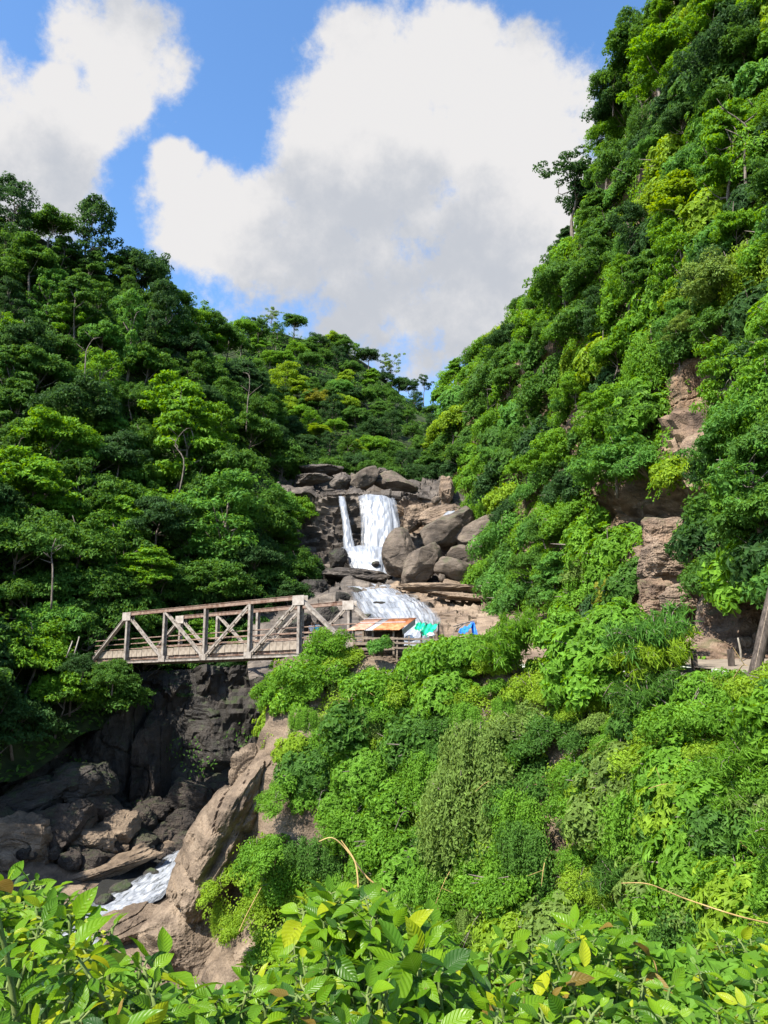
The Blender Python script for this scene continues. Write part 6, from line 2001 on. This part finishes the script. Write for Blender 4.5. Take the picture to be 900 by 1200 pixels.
# ------------------------------------------------------------------ foreground plants with separate leaves
def fg_leaf_mat(name, c1, c2, vein):
    m, N, L = new_mat(name)
    uv = N.new('ShaderNodeUVMap')
    sp = N.new('ShaderNodeSeparateXYZ'); L.new(uv.outputs[0], sp.inputs[0])
    av = N.new('ShaderNodeMath'); av.operation = 'SUBTRACT'; av.inputs[1].default_value = 0.5; L.new(sp.outputs['Y'], av.inputs[0])
    ab = N.new('ShaderNodeMath'); ab.operation = 'ABSOLUTE'; L.new(av.outputs[0], ab.inputs[0])
    # side veins: lines slanting from the midrib
    sl = N.new('ShaderNodeMath'); sl.operation = 'MULTIPLY_ADD'; sl.inputs[1].default_value = -0.45; L.new(ab.outputs[0], sl.inputs[0]); L.new(sp.outputs['X'], sl.inputs[2])
    ml = N.new('ShaderNodeMath'); ml.operation = 'MULTIPLY'; ml.inputs[1].default_value = 52.0; L.new(sl.outputs[0], ml.inputs[0])
    sn = N.new('ShaderNodeMath'); sn.operation = 'SINE'; L.new(ml.outputs[0], sn.inputs[0])
    vs = N.new('ShaderNodeMapRange'); vs.inputs['From Min'].default_value = 0.72; vs.inputs['From Max'].default_value = 1.0; L.new(sn.outputs[0], vs.inputs['Value'])
    md = N.new('ShaderNodeMapRange'); md.inputs['From Min'].default_value = 0.035; md.inputs['From Max'].default_value = 0.01; L.new(ab.outputs[0], md.inputs['Value'])
    mxv = N.new('ShaderNodeMath'); mxv.operation = 'MAXIMUM'; L.new(vs.outputs[0], mxv.inputs[0]); L.new(md.outputs[0], mxv.inputs[1])
    oi = N.new('ShaderNodeObjectInfo')
    n = N.new('ShaderNodeTexNoise'); n.inputs['Scale'].default_value = 2.2; n.inputs['Detail'].default_value = 4
    tc = N.new('ShaderNodeTexCoord'); L.new(tc.outputs['Object'], n.inputs['Vector'])
    ad = N.new('ShaderNodeMath'); ad.operation = 'MULTIPLY_ADD'; ad.inputs[1].default_value = 0.35; L.new(n.outputs['Fac'], ad.inputs[0])
    mo = N.new('ShaderNodeMath'); mo.operation = 'MULTIPLY'; mo.inputs[1].default_value = 0.8; L.new(oi.outputs['Random'], mo.inputs[0]); L.new(mo.outputs[0], ad.inputs[2])
    r = ramp(N, [(0.1, c1), (0.95, c2)]); L.new(ad.outputs[0], r.inputs['Fac'])
    nb = N.new('ShaderNodeTexNoise'); nb.inputs['Scale'].default_value = 5.5; nb.inputs['Detail'].default_value = 3
    ob = N.new('ShaderNodeVectorMath'); ob.operation = 'MULTIPLY_ADD'; ob.inputs[1].default_value = (37, 19, 53)
    cx = N.new('ShaderNodeCombineXYZ'); 
    for q_ in range(3): L.new(oi.outputs['Random'], cx.inputs[q_])
    L.new(cx.outputs[0], ob.inputs[0]); L.new(tc.outputs['Object'], ob.inputs[2]); L.new(ob.outputs[0], nb.inputs['Vector'])
    sb = N.new('ShaderNodeMapRange'); sb.inputs['From Min'].default_value = 0.68; sb.inputs['From Max'].default_value = 0.74; sb.inputs['To Max'].default_value = 0.85
    L.new(nb.outputs['Fac'], sb.inputs['Value'])
    sp_ = N.new('ShaderNodeMix'); sp_.data_type = 'RGBA'; sp_.inputs['B'].default_value = (0.12, 0.075, 0.02, 1)
    L.new(sb.outputs[0], sp_.inputs['Factor']); L.new(r.outputs['Color'], sp_.inputs['A'])
    mx = N.new('ShaderNodeMix'); mx.data_type = 'RGBA'; mx.inputs['B'].default_value = (*vein, 1)
    vf = N.new('ShaderNodeMath'); vf.operation = 'MULTIPLY'; vf.inputs[1].default_value = 0.16; L.new(mxv.outputs[0], vf.inputs[0])
    L.new(vf.outputs[0], mx.inputs['Factor']); L.new(sp_.outputs['Result'], mx.inputs['A'])
    b = N.new('ShaderNodeBsdfPrincipled'); L.new(mx.outputs['Result'], b.inputs['Base Color'])
    b.inputs['Roughness'].default_value = 0.36; b.inputs['Specular IOR Level'].default_value = 0.25
    bp = N.new('ShaderNodeBump'); bp.inputs['Strength'].default_value = 0.28; bp.inputs['Distance'].default_value = 0.003; bp.invert = True
    L.new(sn.outputs[0], bp.inputs['Height']); L.new(bp.outputs[0], b.inputs['Normal'])
    t = N.new('ShaderNodeBsdfTranslucent')
    hs = N.new('ShaderNodeHueSaturation'); hs.inputs['Hue'].default_value = 0.48; hs.inputs['Value'].default_value = 1.7; L.new(mx.outputs['Result'], hs.inputs['Color']); L.new(hs.outputs[0], t.inputs['Color'])
    ms = N.new('ShaderNodeMixShader'); ms.inputs['Fac'].default_value = 0.38; L.new(b.outputs[0], ms.inputs[1]); L.new(t.outputs[0], ms.inputs[2])
    o = N.new('ShaderNodeOutputMaterial'); L.new(ms.outputs[0], o.inputs['Surface'])
    return m


FG = {
    'bright': fg_leaf_mat('fg_leaf_bright', (0.070, 0.170, 0.005), (0.150, 0.275, 0.006), (0.26, 0.36, 0.06)),
    'mid': fg_leaf_mat('fg_leaf_mid', (0.038, 0.110, 0.005), (0.085, 0.190, 0.007), (0.16, 0.28, 0.06)),
    'dark': fg_leaf_mat('fg_leaf_dark', (0.016, 0.058, 0.006), (0.036, 0.100, 0.010), (0.09, 0.17, 0.05)),
    'brown': fg_leaf_mat('fg_leaf_brown', (0.10, 0.075, 0.012), (0.24, 0.16, 0.03), (0.30, 0.22, 0.08)),
    'lime': fg_leaf_mat('fg_leaf_lime', (0.170, 0.255, 0.006), (0.310, 0.350, 0.010), (0.40, 0.44, 0.08)),
}


def leaf_shape(seed, wid=0.5):
    r = np.random.default_rng(seed)
    nx, ny = 7, 5
    bend = r.uniform(0.10, 0.45); fold = r.uniform(0.12, 0.38); tw = r.uniform(-0.35, 0.35); wv = r.uniform(0, 6)
    v, uv = [], []
    for i in range(nx):
        u = i / (nx - 1)
        w = wid * (math.sin(math.pi * u ** 0.88) ** 0.80) * (1.08 - 0.30 * u ** 3) * 0.5 + 0.003
        if i == nx - 1: w = 0.004
        for j in range(ny):
            q = (j / (ny - 1) - 0.5) * 2
            y = q * w
            z = -bend * u * u + fold * abs(y) + 0.025 * math.sin(u * 9 + wv) * abs(q) + tw * u * y
            v.append((u - 0.05 * bend * u * u, y, z)); uv.append((u, j / (ny - 1)))
    idx = np.arange(nx * ny).reshape(nx, ny)
    f = np.stack([idx[:-1, :-1], idx[1:, :-1], idx[1:, 1:], idx[:-1, 1:]], -1).reshape(-1, 4)
    return v, f, uv


LEAF = {}
for c in FG:
    for k in range(6):
        v, f, uv = leaf_shape(900 + k, 0.42 + 0.04 * (k % 4))
        LEAF[(c, k)] = np_mesh('leaf', v, f, FG[c], True, uv=uv)


def fg_plant(label, shoots, weights, seed, name='leafy_shrub'):
    """shoots: list of (px, py, Y, n_leaves, leaf_len). stems run down and back to a common root"""
    r = np.random.default_rng(seed)
    tips = [P(px, py, Y) for (px, py, Y, n, l) in shoots]
    c = np.mean(tips, 0)
    gz = NEAR[np.unravel_index(np.argmin(((NEAR[..., :2] - c[:2]) ** 2).sum(-1)), NEAR.shape[:2])][2]
    root = np.array([c[0], c[1] + 0.1, gz])
    t = thing(name, label, 'shrub', tuple(root))
    mb = MB()
    cols = list(weights); pw = np.array([weights[k] for k in cols], float); pw /= pw.sum()
    cnt = 0
    for tip, (px, py, Y, nl, ll) in zip(tips, shoots):
        e = tip - root
        side = r.normal(0, .08, 3); side[2] = 0
        pts = np.array([np.zeros(3), e * np.array([.3, .3, .45]) + side, e * np.array([.75, .75, .8]) + side * .6, e])
        sp = catmull(pts, 10)
        mb.tube([tuple(q) for q in sp], list(np.linspace(0.011, 0.0035, 10)), 5)
        a0 = r.uniform(0, 6.28)
        for k in range(nl):
            q = k / max(1, nl - 1)
            # upper half of the shoot carries most leaves; a whorl at the tip
            along = 1.0 - 0.45 * (1 - q) ** 1.3 * min(1.0, 0.55 / max(.2, np.linalg.norm(e)))
            i = along * 9; i0 = min(8, int(i)); p = sp[i0] * (1 - (i - i0)) + sp[i0 + 1] * (i - i0)
            az = a0 + k * 2.4
            el = r.uniform(-0.5, 1.05) if q > .6 else r.uniform(-0.8, 0.5)
            d = Vector((math.cos(az) * math.cos(el), math.sin(az) * math.cos(el), math.sin(el)))
            up = Vector((r.normal(0, .55), r.normal(-.25, .55), 1.0))
            y = up.cross(d).normalized(); z = d.cross(y).normalized()
            L_ = ll * r.uniform(0.5, 1.25)
            M = Matrix((d, y, z)).transposed().to_4x4()
            pet = Vector(p) + d * 0.018
            col = cols[r.choice(len(cols), p=pw)]
            o = link('leaf', LEAF[(col, int(r.integers(6)))], t)
            o.matrix_local = Matrix.Translation(pet) @ M @ Matrix.Scale(L_, 4)
            mb.tube([tuple(p), tuple(pet)], 0.0025, 4, cap=False)
            cnt += 1
    link('stem', mb.mesh('stem', MAT['green_stem'], smooth=True), t)
    return cnt


def shoots_in(poly_pts, n, Yr, nl, ll, seed):
    r = np.random.default_rng(seed)
    xs = [p[0] for p in poly_pts]; ys = [p[1] for p in poly_pts]
    out = []
    while len(out) < n:
        x, y = r.uniform(min(xs), max(xs)), r.uniform(min(ys), max(ys))
        if in_poly(np.array([x]), np.array([y]), poly_pts)[0]:
            k = (y - min(ys)) / (max(ys) - min(ys) + 1e-6)
            out.append((x, y, Yr[1] + (Yr[0] - Yr[1]) * k + r.uniform(-.25, .3), nl, ll * r.uniform(.6, 1.3)))
    return out


W_BR = {'bright': 5, 'mid': 4, 'dark': 2.2, 'lime': .9, 'brown': .2}
W_DK = {'bright': 2, 'mid': 4, 'dark': 5, 'lime': .5, 'brown': .2}
W_LM = {'bright': 5, 'mid': 3, 'dark': 1, 'lime': 1.6}
plants = [
    ('tall leafy mass at the far left edge rising above the rocks', [(-40, 1040), (50, 1032), (70, 1075), (-40, 1085)], 12, (2.0, 2.4), 12, .13, W_BR, 21),
    ('leafy shoots standing highest left of the fan leaves', [(350, 1058), (420, 1035), (430, 1075), (350, 1085)], 9, (2.6, 3.0), 12, .15, W_LM, 22),
    ('bright leafed shrub in the lower left corner with upright young leaves', [(0, 1062), (60, 1050), (120, 1068), (150, 1100), (100, 1130), (0, 1120)], 14, (1.7, 2.2), 11, .10, W_LM, 1),
    ('dark shaded leaves filling the lower left edge', [(-40, 1120), (110, 1120), (140, 1230), (-40, 1250)], 14, (1.25, 1.6), 12, .085, W_DK, 2),
    ('small leafy shrub left of the drooping long leaves', [(110, 1120), (190, 1130), (190, 1230), (110, 1230)], 11, (1.4, 1.8), 12, .085, W_BR, 3),
    ('low shrub in front of the smooth grey rock', [(210, 1165), (300, 1150), (330, 1230), (210, 1240)], 11, (1.6, 2.1), 11, .095, W_BR, 4),
    ('light green shoots below the creeper covered rock', [(290, 1115), (350, 1105), (370, 1175), (300, 1180)], 7, (2.2, 2.5), 10, .12, W_LM, 5),
    ('tall leafy shoots reaching up in front of the bare rock left of centre', [(385, 1050), (440, 1040), (450, 1100), (380, 1130)], 10, (2.3, 2.8), 11, .13, W_BR, 6),
    ('shrub with big fan like leaves left of the bottom centre', [(455, 1062), (515, 1062), (520, 1120), (455, 1130)], 9, (2.2, 2.6), 12, .14, W_BR, 7),
    ('mixed leafy shrub at the bottom left of centre', [(330, 1150), (460, 1130), (470, 1240), (330, 1240)], 15, (1.6, 2.1), 12, .105, W_BR, 8),
    ('deep green broad leaves at the bottom centre', [(470, 1130), (570, 1140), (580, 1240), (470, 1240)], 13, (1.7, 2.2), 12, .115, {'bright': 3, 'mid': 5, 'dark': 2, 'lime': .7}, 9),
    ('bright rounded leaves crowding right of the bottom centre', [(560, 1110), (650, 1095), (660, 1180), (560, 1190)], 13, (2.1, 2.6), 12, .105, W_BR, 10),
    ('low leaves along the bottom edge right of centre', [(570, 1180), (700, 1170), (710, 1250), (570, 1250)], 14, (1.6, 2.0), 12, .088, W_BR, 11),
    ('sunlit shrub with pale buds at the right of the foreground', [(650, 1080), (740, 1075), (760, 1140), (650, 1160)], 14, (2.4, 2.9), 12, .115, W_BR, 12),
    ('leafy shrub at the lower right in front of the dry branch', [(690, 1150), (800, 1140), (810, 1250), (690, 1250)], 14, (1.7, 2.3), 12, .09, W_BR, 13),
    ('yellow tinted shrub in the lower right corner', [(800, 1150), (930, 1120), (930, 1250), (800, 1250)], 15, (1.7, 2.3), 12, .09, W_LM, 14),
    ('pale green shrub at the right edge below the dry branch', [(810, 1110), (930, 1085), (930, 1150), (820, 1160)], 12, (2.8, 3.4), 12, .12, W_BR, 15),
]
plants += [
    ('leafy shrub just outside the right edge of the view', [(930, 1100), (1150, 1090), (1150, 1230), (930, 1240)], 14, (1.9, 2.6), 12, .10, W_BR, 41),
    ('leafy shrub farther along the verge at the right', [(1150, 1100), (1420, 1110), (1420, 1260), (1150, 1260)], 14, (1.9, 2.6), 12, .10, W_BR, 42),
    ('leafy shrub on the verge outside the left edge of the view', [(-300, 1060), (-60, 1060), (-60, 1230), (-300, 1230)], 14, (1.7, 2.4), 12, .10, W_DK, 43),
]
for (lab, poly, n, Yr, nl, ll, wt, sd) in plants:
    fg_plant(lab, shoots_in(poly, min(22, int(n * 1.7)), Yr, nl + 1, ll * 0.58, sd), wt, sd)
fg_plant('sprig with long drooping leaves curling beside the rock at the lower left', [(165, 1122, 1.8, 9, .085), (192, 1132, 1.85, 8, .08)], W_LM, 31, 'leafy_sprig')
fg_plant('lone leaf tip poking in at the left edge', [(-12, 1032, 1.5, 6, .07)], W_BR, 32, 'leafy_sprig')

# small leaves lower down behind the separate ones
r9 = np.random.default_rng(77)
n = 48000
yy = r9.uniform(0, 1, n)
pos = []
px = r9.uniform(-450, 1500, n)
topl = np.interp(px, [-80, 0, 100, 200, 300, 400, 520, 600, 700, 780, 850, 980], [1075, 1075, 1105, 1165, 1150, 1110, 1110, 1120, 1095, 1110, 1120, 1110])
py = topl + yy ** 0.8 * (1330 - topl)
Yd = np.interp(py, [1060, 1330], [3.4, 1.5]) + r9.uniform(0.1, 0.5, n)
x = (px - 450) / F; yv = (600 - py) / F
dirs = np.stack([x, CP - yv * SP, SP + yv * CP], -1)
pos = dirs * (Yd / dirs[:, 1])[:, None]
nr = unit(np.stack([r9.normal(0, .5, n), -0.4 + r9.normal(0, .5, n), np.ones(n)], -1))
v, f = leaf_quads(pos, nr, 0.065, 0.036, r9, 0.3)
o = link('undergrowth', np_mesh('undergrowth', v, f, MAT['leaf_bright'], False, tone=np.repeat(np.clip(r9.normal(.35, .2, n), 0, 1), 2)))
o['kind'] = 'stuff'
